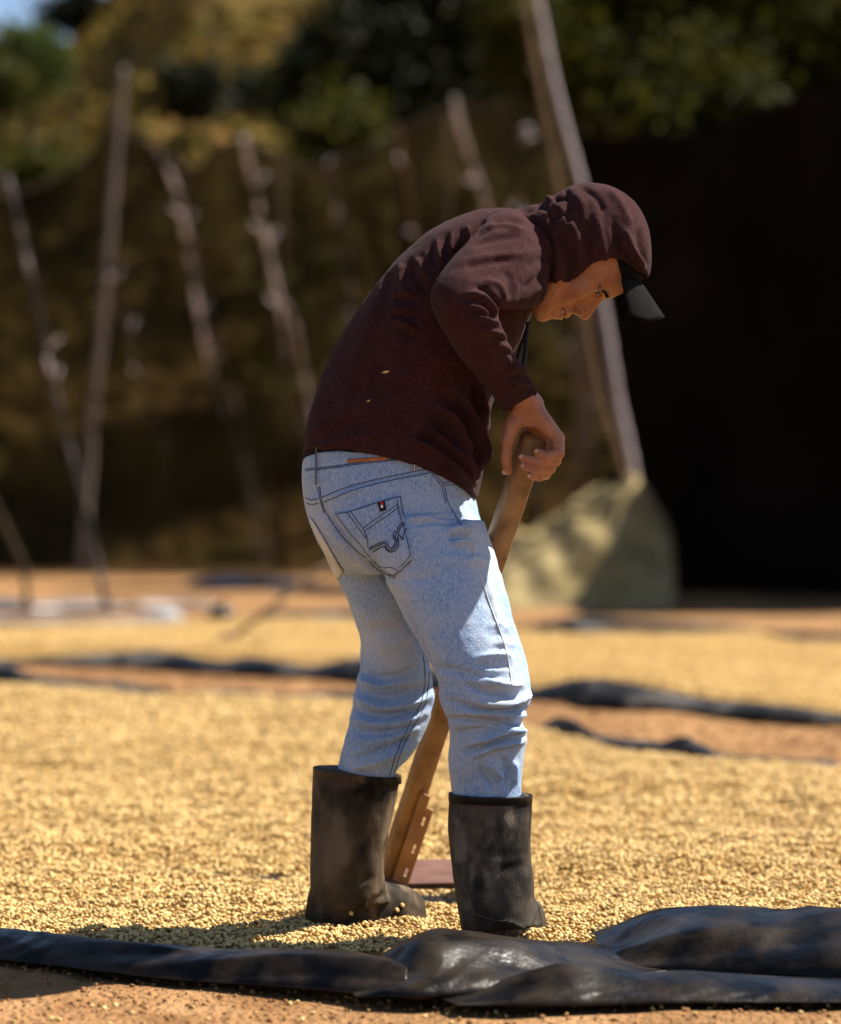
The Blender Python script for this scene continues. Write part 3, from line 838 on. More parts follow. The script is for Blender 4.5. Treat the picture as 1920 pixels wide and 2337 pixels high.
f = [(j * nu + i, j * nu + i + 1, (j + 1) * nu + i + 1, (j + 1) * nu + i) for j in range(nv_ - 1) for i in range(nu - 1)]
o = part('canvas', v, f, M['khaki'], md_)
so = o.modifiers.new('thickness', 'SOLIDIFY'); so.thickness = 0.012
MB().box((P(1300, 1300, 25.4).x, 25.5, 0.2), (0.6, 0, 0), (0, .3, 0), (0, 0, .2)).build('heap', M['dirt'], md_)

# ------------------------------------------------------------------ plastic sheets: flat part under the beans, rolled and crumpled edges
def ridge(rows, m, parent, seed, name='edge_fold', nx=160, ns=46, wr=0.012, freq=9.0):
    """rows: (x, y_front, y_crest, y_back, z_crest) along the edge"""
    r = catmull(rows, max(4, nx // len(rows)))
    V = []
    n = len(r)
    for i, (x, y0, y1, y2, z) in enumerate(r):
        tp = min(1.0, (i + .3) / (n * .07), (n - 1 - i + .3) / (n * .07))
        y0, y2, z = y1 + (y0 - y1) * tp, y1 + (y2 - y1) * tp, z * tp
        for k in range(ns):
            u = k / (ns - 1)
            if u < 0.55:
                q = u / 0.55
                y = y0 + (y1 - y0) * (1 - math.cos(q * math.pi / 2)) ** 0.8
                zz = z * math.sin(q * math.pi / 2) ** 0.9
            else:
                q = (u - 0.55) / 0.45
                y = y1 + (y2 - y1) * q
                zz = z * (1 - q) ** 1.3
            amp = wr * min(1.0, z / 0.05 + .2) * math.sin(math.pi * u) ** .5
            s1 = u * (y2 - y0)
            V.append((x, y, zz, amp, s1, u))
    V = np.array(V)
    X_, S_ = V[:, 0], V[:, 4]
    fq = freq / 9.0
    tri = lambda t: 4 * np.abs(t - np.floor(t) - 0.5) - 1                    # flat facets with sharp folds
    wq = lambda f_, s_: vnoise(X_ * f_ * fq, S_ * f_ * 1.5 * fq, 0, seed + s_)
    cr = 0.85 * tri(S_ * 3.6 * fq + X_ * 0.8 * fq + 0.55 * wq(2.2, 0)) * (0.5 + 0.5 * wq(1.7, 5))
    cr += 0.60 * tri(S_ * 7.5 * fq - X_ * 2.1 * fq + 0.5 * wq(3.5, 1)) * np.clip(0.4 + wq(2.6, 6), 0, 1)
    cr += 0.42 * tri(X_ * 4.6 * fq + S_ * 5.0 * fq + 0.6 * wq(4.0, 2)) * np.clip(0.3 + wq(3.1, 7), 0, 1)
    cr += 0.16 * tri(X_ * 13 * fq - S_ * 15 * fq + 0.6 * wq(9, 3)) * np.clip(0.5 + wq(5, 8), 0, 1)
    cr += 0.35 * (1 - 2.2 * np.abs(vnoise(X_ * 3.2 * fq + S_ * 2 * fq, S_ * 9 * fq + X_ * 1.4 * fq, 0, seed)))
    D_ = V[:, 3] * cr * 0.8
    v = np.stack([X_, V[:, 1] - D_ * .7, np.maximum(V[:, 2] + D_ * .7, 0) + 0.003 + 0.002 * V[:, 5]], 1)
    f = [(i * ns + k, i * ns + k + 1, (i + 1) * ns + k + 1, (i + 1) * ns + k) for i in range(n - 1) for k in range(ns - 1)]
    o = part(name, v, [q[::-1] for q in f], m, parent)
    so = o.modifiers.new('thickness', 'SOLIDIFY'); so.thickness = 0.002; so.offset = -1
    return o
def fold_px(spec, lean=0.45, back=0.16):
    """spec rows: (px, py_crest, py_foot)"""
    out = []
    for px, pt, pb in spec:
        y0 = gd(pb)
        y1 = y0 + lean * 0.34
        p = P(px, pt, y1)
        out.append((p.x, y0, y1, y1 + back, max(p.z, 0.006)))
    return out

def bed_z(x, y):
    x, y = np.asarray(x, float), np.asarray(y, float)
    base = 0.009 + 0.028 * np.clip((y - 5.75) / 1.3, 0, 1) ** 1.2
    fur = 0.012 * fbm(x * 2.2, y * 5.5, 0, 3, 17) + 0.006 * np.abs(vnoise(x * 5, y * 13, 0, 19)) + 0.003 * vnoise(x * 20, y * 20, 0, 23)
    k = np.clip((y - 5.5) / 0.8, 0.12, 1)
    fur = 1.3 * fur + 0.024 * fbm(x * 1.1 + y * .5, y * 2.1, 0, 2, 29) - 0.014 * np.clip(vnoise(x * 1.6, y * 3.4, 0, 37) - .25, 0, 1)
    edge = np.clip((near_back(x) - y) / 0.7, 0, 1)
    return (base + fur * k * 1.1) * (0.3 + 0.7 * edge) + 0.004
def strip(x0, x1, nx, yf, yb, ny, zf, inset=0.0, pw=1.6):
    xs = np.linspace(x0, x1, nx)
    v = []
    for j in range(ny):
        t = (j / (ny - 1)) ** pw
        y = yf(xs) + inset + (yb(xs) - yf(xs) - 2 * inset) * t
        v.append(np.stack([xs, y, zf(xs, y)], 1))
    v = np.concatenate(v)
    f = [(j * nx + i, j * nx + i + 1, (j + 1) * nx + i + 1, (j + 1) * nx + i) for j in range(ny - 1) for i in range(nx - 1)]
    return v, f

sheet1 = thing('plastic_sheet', 'black plastic sheet under the near bean bed, its front edge crumpled in folds', 'plastic sheet', (0, 5.2, 0))
v, f = strip(-3.6, 3.6, 80, lambda x: near_front(x) - 0.02, lambda x: near_back(x) + 0.06, 60, lambda x, y: 0.002 + 0 * x)
part('sheet', v, f, M['plastic'], sheet1)
FF = [
 # long low fold on the left
 [(-260, 2120, 2178), (-60, 2122, 2186), (100, 2136, 2202), (250, 2152, 2222), (400, 2164, 2238), (560, 2172, 2250), (700, 2170, 2262), (800, 2172, 2272), (900, 2190, 2278), (960, 2215, 2284)],
 # hump in front of the right boot
 [(760, 2262, 2276), (830, 2212, 2280), (900, 2166, 2284), (950, 2136, 2286), (1000, 2122, 2284), (1080, 2131, 2280), (1160, 2141, 2274), (1225, 2148, 2266), (1290, 2152, 2252), (1360, 2160, 2240), (1440, 2172, 2226), (1530, 2186, 2216), (1560, 2200, 2214)],
 # big hump at the right
 [(1330, 2158, 2196), (1370, 2130, 2204), (1430, 2108, 2212), (1500, 2084, 2220), (1580, 2076, 2230), (1680, 2072, 2236), (1780, 2079, 2242), (1860, 2073, 2250), (1960, 2078, 2256), (2120, 2090, 2260), (2300, 2110, 2260)],
 # front fold lying over
 [(980, 2288, 2298), (1060, 2272, 2298), (1150, 2244, 2299), (1230, 2222, 2300), (1300, 2206, 2300), (1380, 2216, 2298), (1460, 2226, 2296), (1560, 2222, 2294), (1660, 2228, 2294), (1760, 2234, 2292), (1880, 2240, 2292), (2050, 2246, 2290), (2250, 2250, 2290)],
]
ridge(fold_px(FF[0], 0.35, 0.14), M['plastic'], sheet1, 1, nx=420, wr=0.016)
ridge(fold_px(FF[1], 0.75, 0.18), M['plastic'], sheet1, 2, nx=380, wr=0.02)
ridge(fold_px(FF[2], 0.80, 0.22), M['plastic'], sheet1, 3, nx=320, wr=0.022, freq=7)
ridge(fold_px(FF[3], 0.35, 0.16), M['plastic'], sheet1, 4, nx=400, wr=0.014)
# back edge pieces of the near sheet
def back_fold(spec, parent, seed, m=None, lean=0.5, back=0.3, wr=0.03, freq=3.0):
    out = []
    for px, pt, pb in spec:
        y0 = gd(pb); y1 = y0 + lean
        p = P(px, pt, y1)
        out.append((p.x, y0, y1, y1 + back, max(p.z, 0.008)))
    ridge(out, m or M['plastic_far'], parent, seed, nx=220, ns=22, wr=wr, freq=freq)
back_fold([(1225, 1662, 1668), (1250, 1645, 1672), (1280, 1636, 1678), (1310, 1642, 1686), (1350, 1668, 1696), (1390, 1684, 1700), (1440, 1690, 1706), (1500, 1702, 1712), (1540, 1682, 1722), (1570, 1678, 1730), (1610, 1700, 1738), (1660, 1726, 1742), (1760, 1742, 1752), (1840, 1738, 1756), (1930, 1732, 1762)], sheet1, 6, lean=0.15, back=0.2)
back_fold([(420, 1588, 1592), (460, 1580, 1602), (560, 1578, 1608), (640, 1584, 1606), (740, 1582, 1610), (830, 1580, 1614), (900, 1590, 1612), (980, 1600, 1622)], sheet1, 7, lean=0.25, back=0.3)
back_fold([(-160, 1500, 1548), (-30, 1506, 1550), (20, 1514, 1552), (60, 1538, 1556), (110, 1552, 1562), (200, 1560, 1572), (260, 1556, 1576), (320, 1568, 1584), (400, 1584, 1592)], sheet1, 8, lean=0.2, back=0.3)

sheet2 = thing('plastic_sheet', 'dusty black plastic sheet under the far bean bed across the path', 'plastic sheet', (0, 14.5, 0))
v, f = strip(-6.2, 6.2, 80, lambda x: far_front(x) - 0.05, lambda x: far_back(x) + 0.15, 50, lambda x, y: 0.002 + 0 * x)
part('sheet', v, f, M['plastic_far'], sheet2)
back_fold([(-200, 1500, 1512), (0, 1504, 1516), (120, 1500, 1518), (260, 1494, 1522), (340, 1490, 1524), (420, 1500, 1530), (500, 1512, 1536), (560, 1502, 1540), (640, 1506, 1544), (700, 1516, 1546), (780, 1504, 1552), (860, 1500, 1560), (960, 1520, 1568), (1100, 1556, 1584), (1200, 1574, 1592), (1260, 1566, 1600), (1330, 1556, 1612), (1400, 1562, 1618), (1460, 1572, 1620), (1540, 1590, 1626), (1640, 1604, 1634), (1760, 1610, 1646), (1920, 1628, 1658), (2100, 1640, 1670)], sheet2, 9, lean=0.25, back=0.35, wr=0.03)
back_fold([(1060, 1432, 1438), (1200, 1424, 1438), (1300, 1408, 1442), (1380, 1412, 1440), (1500, 1418, 1440), (1620, 1424, 1442), (1720, 1436, 1446), (1850, 1446, 1456), (2000, 1450, 1462)], sheet2, 10, lean=0.3, back=0.4)
back_fold([(560, 1410, 1416), (640, 1396, 1416), (720, 1398, 1414), (800, 1394, 1412), (900, 1400, 1414)], sheet2, 11, lean=0.3, back=0.4)

# pale sheets lying farther back on the left
def pale_sheet(label, rows, seed):
    t_ = thing('pale_sheet', label, 'plastic sheet', (P(rows[0][0], rows[0][2], gd(rows[0][2])).x, gd(rows[0][2]), 0), 'pale sheets lying beyond the far bed')
    out = []
    for px, pt, pb in rows:
        y0 = gd(pb); y1 = y0 + 0.5
        p = P(px, pt, y1)
        out.append((p.x, y0, y1, y1 + 0.5, max(p.z, 0.01)))
    ridge(out, M['pale_plastic'], t_, seed, 'sheet', nx=140, ns=18, wr=0.04, freq=3)
M['pale_plastic'] = mat('pale_plastic', [(0.05, 0.047, 0.045), (0.12, 0.11, 0.105), (0.3, 0.29, 0.28)], 2, 0.3, 0.3, 8, 5, 0.5, rough_var=0.1, bdist=0.03)
pale_sheet('long pale plastic sheet along the back of the far bed, shining at its tip', [(-200, 1412, 1420), (0, 1410, 1420), (140, 1412, 1421), (260, 1414, 1424), (340, 1404, 1426), (390, 1396, 1424), (430, 1416, 1422)], 12)
pale_sheet('grey plastic sheet crumpled between the dark stakes', [(-200, 1372, 1392), (0, 1366, 1394), (80, 1374, 1394), (170, 1368, 1392), (300, 1374, 1390), (400, 1372, 1384), (520, 1376, 1384)], 13)
pale_sheet('grey plastic sheet lying at the foot of the net behind the rake', [(420, 1322, 1340), (560, 1318, 1342), (680, 1322, 1344), (760, 1334, 1346), (900, 1330, 1344)], 14)

# ------------------------------------------------------------------ coffee beans
v, f = strip(-3.5, 3.5, 260, near_front, near_back, 260, lambda x, y: bed_z(x, y) - 0.0045)
tag(link('bean_bed', make_mesh('bean_bed', v, f), M['bean_bed']), 'near spread of drying coffee beans, packed layer', 'beans', kind='stuff')
def bed2_z(x, y):
    return 0.045 + 0.035 * fbm(x * .9, y * 1.6, 0, 3, 41) + 0.012 * fbm(x * 4, y * 8, 0, 3, 43)
v, f = strip(-6.0, 6.0, 220, far_front, far_back, 120, lambda x, y: bed2_z(x, y) * np.clip(np.minimum(y - far_front(x), far_back(x) - y) / 0.4, 0.05, 1), pw=1.0)
tag(link('bean_bed', make_mesh('bean_bed_far', v, f), M['bean_bed']), 'far spread of drying coffee beans beyond the path', 'beans', kind='stuff')
LF, RF = None, None
def bean_points(y0, y1, half, pitch, seed):
    rg = np.random.default_rng(seed)
    xs = np.arange(-half, half, pitch); ys = np.arange(y0, y1, pitch)
    X, Y = np.meshgrid(xs, ys)
    X = X.ravel() + rg.uniform(-.6, .6, X.size) * pitch; Y = Y.ravel() + rg.uniform(-.6, .6, Y.size) * pitch
    ok = (Y > near_front(X) - 0.0) & (Y < near_back(X) - 0.02)
    X, Y = X[ok], Y[ok]
    lump = 0.008 * np.clip(vnoise(X * 28, Y * 28, 0, 51), -.6, 1)
    return np.stack([X, Y, bed_z(X, Y) + lump + rg.uniform(-.002, .003, len(X))], 1)
def clear_of_boots(p):
    k = np.ones(len(p), bool)
    for (hx, hy, ang, ln, hw) in BOOTS:
        c, s = math.cos(ang), math.sin(ang)
        u = (p[:, 0] - hx) * c + (p[:, 1] - hy) * s
        w = -(p[:, 0] - hx) * s + (p[:, 1] - hy) * c
        k &= ~((u > -0.028) & (u < ln - 0.03) & (np.abs(w) < hw))
    return p[k]
BOOTS = [((748 - CX) * 5.60 / FPX, 5.60, math.radians(30), 0.222, 0.045), ((1108 - CX) * 5.385 / FPX, 5.385, math.radians(66), 0.25, 0.047)]
pn = clear_of_boots(bean_points(5.12, 7.3, 1.75, 0.0104, 1))
# the 300 beans that show largest: by the left boot, at the front of the bed
c0 = np.array([(690 - CX) * 5.4 / FPX, 5.36])
sc = np.hypot((pn[:, 0] - c0[0]) / 1.9, pn[:, 1] - c0[1])
ppx = to_px(pn)
ok = (ppx[:, 0] > 470) & (ppx[:, 0] < 960) & (ppx[:, 1] > 2098) & (ppx[:, 1] < 2176)
order = np.argsort(np.where(ok, sc, 99))
mine, rest = order[:300], order[300:]
rg = np.random.default_rng(99)
sz = rg.uniform(0.0050, 0.0066, len(rest))
pm = clear_of_boots(bean_points(7.3, 10.2, 2.4, 0.0145, 2))
pf = bean_points(10.2, 14.2, 3.3, 0.021, 3)
xs_ = rg.uniform(-.85, 1.0, 130); ys_ = rg.uniform(4.5, 4.86, 130)
pg = np.stack([xs_, ys_, ground_z(xs_, ys_) + 0.003], 1)            # strays on the bare earth
allp = np.r_[pn[rest], pm, pf, pg]
alls = np.r_[sz, rg.uniform(0.0062, 0.0085, len(pm)), rg.uniform(0.009, 0.012, len(pf)), rg.uniform(0.0045, 0.006, len(pg))]
tag(scatter('coffee_beans', allp, alls, M['bean'], 'countless pale dried coffee beans spread over the near bed', (1, 0.74, 0.52), 2), cat='beans')
xs = rg.uniform(-5.2, 5.2, 26000); ys = far_front(xs) + rg.uniform(0.02, .98, 26000) * (far_back(xs) - far_front(xs))
tag(scatter('coffee_beans', np.stack([xs, ys, bed2_z(xs, ys)], 1), rg.uniform(0.008, 0.014, 26000), M['bean'], 'countless pale coffee beans spread over the far bed', (1, 0.8, 0.62), 1), cat='beans')
# single beans: oval, flat below, with the crease along the belly
bm = bmesh.new()
bmesh.ops.create_uvsphere(bm, u_segments=10, v_segments=7, radius=1)
for q in bm.verts:
    x_, y_, z_ = q.co
    y_ *= 0.78
    z_ = z_ * 0.62 if z_ < 0 else z_ * 0.5 - 0.16 * math.exp(-(y_ / 0.16) ** 2) * (1 - min(1, abs(x_)) ** 4)
    q.co = (x_, y_, z_)
bean_me = bpy.data.meshes.new('coffee_bean'); bm.to_mesh(bean_me); bm.free()
bean_me.polygons.foreach_set('use_smooth', np.ones(len(bean_me.polygons), bool))
bean_me.materials.append(M['bean'])
def put_bean(p, s, rot, label, group=None):
    o = bpy.data.objects.new('coffee_bean', bean_me)
    o.location = p; o.scale = (s, s, s); o.rotation_euler = rot
    COL.objects.link(o)
    return tag(o, label, 'bean', group)
for i in mine:
    put_bean(pn[i], rg.uniform(0.0054, 0.0069), rg.uniform(-math.pi, math.pi, 3), 'pale loose coffee bean in the front rim of the bed by the left boot', 'loose beans at the front rim of the bed')

# =================================================================== THE MAN
man = thing('person', 'man in maroon hoodie, faded jeans and rubber boots, bending over a wooden rake', 'person', (0.0, 5.48, 0.0))

# ---- head frame (mm along: u = chin to crown, f = out of the face, l = towards the camera)
HD = 5.45
HO = P(1369, 687, HD)
HU, HF, HL = Vector((0.92, 0, 0.39)).normalized(), Vector((0.39, 0, -0.92)).normalized(), Vector((0, -1, 0))
def H(u, f, l=0.0):
    return HO + (HU * u + HF * f + HL * l) * 0.001
HA = [np.array(HU), np.array(HF), np.array(HL)]
def R(*r): return tuple(x * 0.001 for x in r)

# ---- body: head, neck, arms and hands in one skin
F = Field((-0.28, 5.08, 0.50), (0.50, 5.98, 1.56), 0.0026)
# trunk and neck (under the clothes)
F.cone(P(890, 1000, 5.51), P(1020, 700, 5.52), 0.085, 0.08, 0.02)
F.cone(P(1020, 700, 5.52), P(1120, 620, 5.50), 0.08, 0.08, 0.02)
F.cone(P(1120, 620, 5.50), P(1190, 570, 5.47), 0.085, 0.06, 0.03)
F.cone(P(1170, 590, 5.47), H(-40, -115), 0.058, 0.056, 0.02)
# skull and face
F.ell(H(38, -98), HA, R(94, 102, 76), 0.01)
F.ell(H(-40, -60), HA, R(78, 52, 58), 0.02)
F.ell(H(-92, -48), HA, R(40, 36, 40), 0.02)
F.ell(H(-112, -24), HA, R(18, 19, 21), 0.014)
F.ell(H(28, -54), HA, R(48, 48, 60), 0.015)
for s in (-1, 1):
    F.cone(H(14, -12, 4 * s), H(9, -21, 34 * s), 0.0085, 0.008, 0.008)          # brow
    F.ell(H(-30, -36, 40 * s), HA, R(22, 20, 18), 0.015)                        # cheekbone
    F.cone(H(-60, -75, 52 * s), H(-108, -38, 22 * s), 0.018, 0.018, 0.015)      # jaw line
    F.ell(H(-1, -10, 33 * s), HA, R(12, 11, 19), 0.008, 'c')                    # eye socket
F.cone(H(2, -16), H(-42, -6), 0.013, 0.017, 0.008)
F.cone(H(2, -7), H(-34, 12), 0.0072, 0.0100, 0.008)                             # nose
F.ell(H(-38, 13), HA, R(10, 10, 10), 0.006)
for s in (-1, 1):
    F.ell(H(-43, 3, 11 * s), HA, R(10, 10, 8.5), 0.005)                         # wing of the nose
F.ell(H(-68, -8), HA, R(9, 13, 24), 0.008)                                      # upper lip mass
F.ell(H(-90, -14), HA, R(10, 14, 22), 0.010)
F.ell(H(-72, -1), HA, R(5, 7.5, 19), 0.004)                                     # lips
F.ell(H(-83, -3), HA, R(5.5, 8, 17), 0.004)
for s in (-1, 1):
    F.ell(H(-47, 6, 18.5 * s), HA, R(4.2, 3.6, 6.5), 0.002, 'c')                  # nostril
    F.cone(H(-77, 4, 0), H(-75, -20, 27 * s), 0.0022, 0.0016, 0.002, 'c')       # mouth opening
    F.ell(H(1, -23, 31 * s), HA, R(13.2, 13.2, 14), 0.002, 'u', clip=lambda q: 0.0027 - np.abs(q[0] + 0.0015 + q[2] * 0.10))   # eyelids
    F.cone(H(8, -9.5, 18 * s), H(6, -15, 46 * s), 0.0035, 0.003, 0.006)         # upper lid fold
# right arm (near) and left arm (far), inside the sleeves
F.cone(P(1180, 580, 5.42), P(1055, 680, 5.285), 0.045, 0.040, 0.02)
F.cone(P(1055, 680, 5.285), P(1060, 720, 5.285), 0.040, 0.040, 0.02)
F.cone(P(1060, 720, 5.285), P(1198, 915, 5.395), 0.040, 0.027, 0.012)
F.cone(P(1180, 600, 5.62), P(1028, 910, 5.74), 0.042, 0.032, 0.02)
F.cone(P(1028, 910, 5.74), P(1066, 1272, 5.675), 0.032, 0.020, 0.012)
# right hand on the head of the handle
HB = 5.40
def Q(px, py, w): return P(px, py, HB + w * 0.001)
F.cone(Q(1200, 915, 5), Q(1212, 945, 8), 0.0275, 0.026, 0.008)
F.cone(Q(1226, 916, 2), Q(1228, 918, 2), 0.010, 0.010, 0.010)                   # wrist bone
F.cone(Q(1216, 935, 4), Q(1273, 1000, 2), 0.0215, 0.0135, 0.008)
F.cone(Q(1214, 940, 20), Q(1274, 1014, 24), 0.020, 0.0125, 0.008)
F.cone(Q(1206, 945, 34), Q(1266, 1034, 42), 0.018, 0.012, 0.008)
F.cone(Q(1200, 948, 44), Q(1252, 1052, 58), 0.016, 0.011, 0.008)
F.cone(Q(1190, 935, 5), Q(1170, 972, -2), 0.020, 0.0155, 0.010)                 # ball of the thumb
F.cone(Q(1172, 968, -2), Q(1159, 1008, -4), 0.0155, 0.0125, 0.006)
F.cone(Q(1159, 1008, -4), Q(1155, 1044, 0), 0.0122, 0.0118, 0.003)
F.cone(Q(1155, 1044, 0), Q(1158, 1074, 4), 0.0118, 0.0095, 0.003)
F.cone(Q(1273, 1000, 2), Q(1275, 1034, -9), 0.0138, 0.0118, 0.003)              # index
F.cone(Q(1275, 1034, -9), Q(1250, 1042, -21), 0.0118, 0.0104, 0.0025)
F.cone(Q(1250, 1042, -21), Q(1228, 1033, -21), 0.0104, 0.0088, 0.0025)
F.cone(Q(1272, 1014, 20), Q(1268, 1052, 0), 0.0128, 0.0112, 0.003)              # middle
F.cone(Q(1268, 1052, 0), Q(1232, 1054, -18), 0.0112, 0.0100, 0.002)
F.cone(Q(1232, 1054, -18), Q(1195, 1045, -17), 0.0100, 0.0084, 0.002)
F.cone(Q(1264, 1034, 40), Q(1256, 1070, 12), 0.0115, 0.0104, 0.003)             # ring
F.cone(Q(1256, 1070, 12), Q(1226, 1072, -12), 0.0104, 0.0094, 0.002)
F.cone(Q(1226, 1072, -12), Q(1198, 1064, -15), 0.0094, 0.0080, 0.002)
F.cone(Q(1250, 1052, 56), Q(1247, 1084, 26), 0.0105, 0.0092, 0.003)             # little finger
F.cone(Q(1247, 1084, 26), Q(1230, 1089, 2), 0.0092, 0.0084, 0.002)
F.cone(Q(1230, 1089, 2), Q(1212, 1086, -7), 0.0084, 0.0072, 0.002)
# left hand lower on the handle (behind the right thigh)
def Q2(px, py, w): return P(px, py, 5.66 + w * 0.001)
F.cone(Q2(1066, 1268, 10), Q2(1084, 1318, 30), 0.024, 0.020, 0.008)
for k, (yy, r_) in enumerate(((1300, .0105), (1318, .011), (1336, .0105), (1353, .009))):
    F.cone(Q2(1082, yy, 30), Q2(1078 - k * 2, yy + 4, -4), r_ * 1.2, r_, 0.004)
    F.cone(Q2(1078 - k * 2, yy + 4, -4), Q2(1104 - k * 5, yy + 8, -28), r_, r_ * .95, 0.002)
    F.cone(Q2(1104 - k * 5, yy + 8, -28), Q2(1126 - k * 6, yy + 8, -20), r_ * .95, r_ * .8, 0.002)
F.cone(Q2(1092, 1290, 34), Q2(1128, 1322, 44), 0.014, 0.011, 0.006)
F.cone(Q2(1128, 1322, 44), Q2(1128, 1345, 20), 0.011, 0.009, 0.003)
co, fc = F.mesh()
del F
body = part('body', co, fc, M['skin'], man)
# eyes, lashes, brows, lips, teeth, nails
def ball(c, r, axes=None, n=16):
    v, f = [], []
    ax = axes or (Vector((1, 0, 0)), Vector((0, 1, 0)), Vector((0, 0, 1)))
    rr = r if hasattr(r, '__len__') else (r, r, r)
    for j in range(n // 2 + 1):
        for i in range(n):
            a, b = math.pi * j / (n // 2), 2 * math.pi * i / n
            d = (math.sin(a) * math.cos(b), math.sin(a) * math.sin(b), math.cos(a))
            v.append(Vector(c) + ax[0] * d[0] * rr[0] + ax[1] * d[1] * rr[1] + ax[2] * d[2] * rr[2])
    for j in range(n // 2):
        for i in range(n):
            f.append((j * n + i, j * n + (i + 1) % n, (j + 1) * n + (i + 1) % n, (j + 1) * n + i))
    return v, f
for s in (-1, 1):
    e = part('eye', *ball(H(1, -24, 31 * s), 0.0120), M['eye'], man)
    part('iris', *ball(H(-0.5, -15.0, 35.5 * s), R(6.0, 6.0, 4.0), (HU, HL, HF)), M['iris'], e)
    lash = MB()
    for q in range(14):
        a = -1 + 2 * q / 13
        p = H(4.6 - 2.2 * a * a - 1.2 * a * s * s, -10.2 - 2.6 * a * a - 1.4 * a, (31 + 12.5 * a) * s)
        lash.tube([p, p + (HF * 0.0045 + HU * 0.0015 + HL * (a * 0.002 * s))], [0.0009, 0.0004], 4)
    lash.tube([H(4.6 - 2.2 * a * a, -10.0 - 2.6 * a * a - 1.4 * a, (31 + 12.5 * a) * s) for a in np.linspace(-1, 1, 12)], 0.0011, 5)
    lash.build('eyelashes', M['hair'], e)
skin_bvh = BVHTree.FromPolygons(co.tolist(), fc)
brow = MB()
for q in range(150):
    a = random.random(); b_ = random.uniform(-1, 1)
    l = 14 + 36 * a
    src = H(15 - 9 * a * a + b_ * 3.2 * (1 - .6 * a), 60, l)
    hit = skin_bvh.ray_cast(src, -HF)
    if hit[0] is not None:
        p = hit[0]
        brow.tube([p - hit[1] * .0005, p + hit[1] * 0.0014 + HL * 0.0035 + HU * 0.0008, p + hit[1] * .001 + HL * 0.006], [0.0006, 0.0005, 0.0003], 4)
brow.build('eyebrow', M['hair'], man)
MB().tube([H(-75.5, -2 - 9 * (abs(a) ** 2), 16 * a) for a in np.linspace(-1, 1, 12)], 0.0030, 8).build('teeth', M['teeth'], man)
for nm, (a, b_, r_) in {'index': (Q(1228, 1033, -21), (1224, 1029), .0046), 'mid': (None, (1189, 1041), .005), 'ring': (None, (1192, 1061), .0046), 'little': (None, (1208, 1086), .004), 'thumb': (None, (1150, 1078), .005)}.items():
    h = hits(skin_bvh, [b_])
    if h:
        l, nn = h[0]
        t = Vector((-1, 0, -0.2)) - nn * nn.dot(Vector((-1, 0, -0.2))); t.normalize()
        part('finger_nail', *ball(l, (r_ * 1.15, r_, 0.0011), (t, nn.cross(t), nn), 10), M['nail'], body)

# ---- hoodie
torso = loft([(697, 1052, 1090, 1140, 5.50, .168, .052), (700, 1010, 1102, 1085, 5.50, .168, .040), (712, 945, 1107, 1010, 5.50, .166, .02), (742, 850, 1112, 955, 5.505, .166), (785, 766, 1132, 900, 5.51, .170),
              (835, 688, 1160, 832, 5.515, .178), (898, 605, 1190, 775, 5.52, .184), (985, 527, 1210, 722, 5.52, .186), (1080, 483, 1232, 672, 5.515, .172), (1150, 476, 1250, 620, 5.50, .135), (1200, 482, 1270, 600, 5.49, .10)], n=64, power=2.3, skew=(0.22, 0.0))
rarm = loft([(1215, 500, 1262, 600, 5.44, .055), (1165, 480, 1258, 640, 5.41, .075), (1118, 492, 1238, 688, 5.375, .082), (1084, 532, 1200, 704, 5.335, .078), (1046, 575, 1168, 708, 5.295, .072), (1010, 617, 1148, 708, 5.265, .066),
             (985, 655, 1138, 712, 5.25, .061), (981, 690, 1138, 722, 5.245, .058), (992, 722, 1142, 738, 5.245, .056), (1014, 762, 1152, 756, 5.255, .054), (1048, 817, 1164, 790, 5.285, .050), (1083, 853, 1180, 822, 5.32, .046), (1114, 890, 1200, 848, 5.352, .043), (1138, 922, 1215, 872, 5.378, .041), (1152, 938, 1226, 896, 5.392, .040)], n=48, power=2.15)
larm = loft([(1150, 520, 1240, 640, 5.60, .07), (1110, 640, 1215, 700, 5.66, .07), (1050, 760, 1150, 790, 5.70, .062), (1000, 880, 1085, 890, 5.74, .055), (990, 960, 1068, 960, 5.74, .05), (1010, 1100, 1074, 1100, 5.71, .042), (1044, 1230, 1102, 1230, 5.68, .036)], n=32)
HF_ = Field((0.08, 5.22, 1.08), (0.52, 5.72, 1.56), 0.0035)
HF_.ell(H(34, -112), HA, R(112, 118, 97), 0.02)
HF_.ell(H(-50, -122), HA, R(92, 100, 88), 0.03)
HF_.ell(H(88, -62), HA, R(30, 62, 84), 0.03)
HF_.cone(P(1215, 575, 5.47), H(-30, -125), 0.085, 0.085, 0.03)
ix, X, Y, Z = HF_.sl(HF_.lo, HF_.lo + HF_.h * (HF_.n - 1))
dx, dy, dz = (X - HO.x) * 1000, (Y - HO.y) * 1000, (Z - HO.z) * 1000
uu = dx * HU.x + dz * HU.z + 0 * dy
ff_ = dx * HF.x + dz * HF.z + 0 * dy
edge = np.interp(uu.ravel(), [-160, -115, -46, 6, 40, 65, 85, 107, 130], [-48, -46, -52, -66, -66, -50, -24, 2, 20]).reshape(uu.shape)
edge = edge + 0.0009 * dy ** 2 * 0
HF_.f[ix] = np.maximum(HF_.f[ix], (ff_ - edge).astype(np.float32) * 0.001 * 0.8)
HF_.ell(H(34, -92), HA, R(101, 112, 84), 0.004, 'c')
HF_.ell(H(-50, -80), HA, R(95, 70, 72), 0.004, 'c')
hv, hf = HF_.mesh()
hood_mesh = (hv.tolist(), hf)
co, fc = remesh([torso, rarm, larm, hood_mesh], 0.0042, 3)
S = []
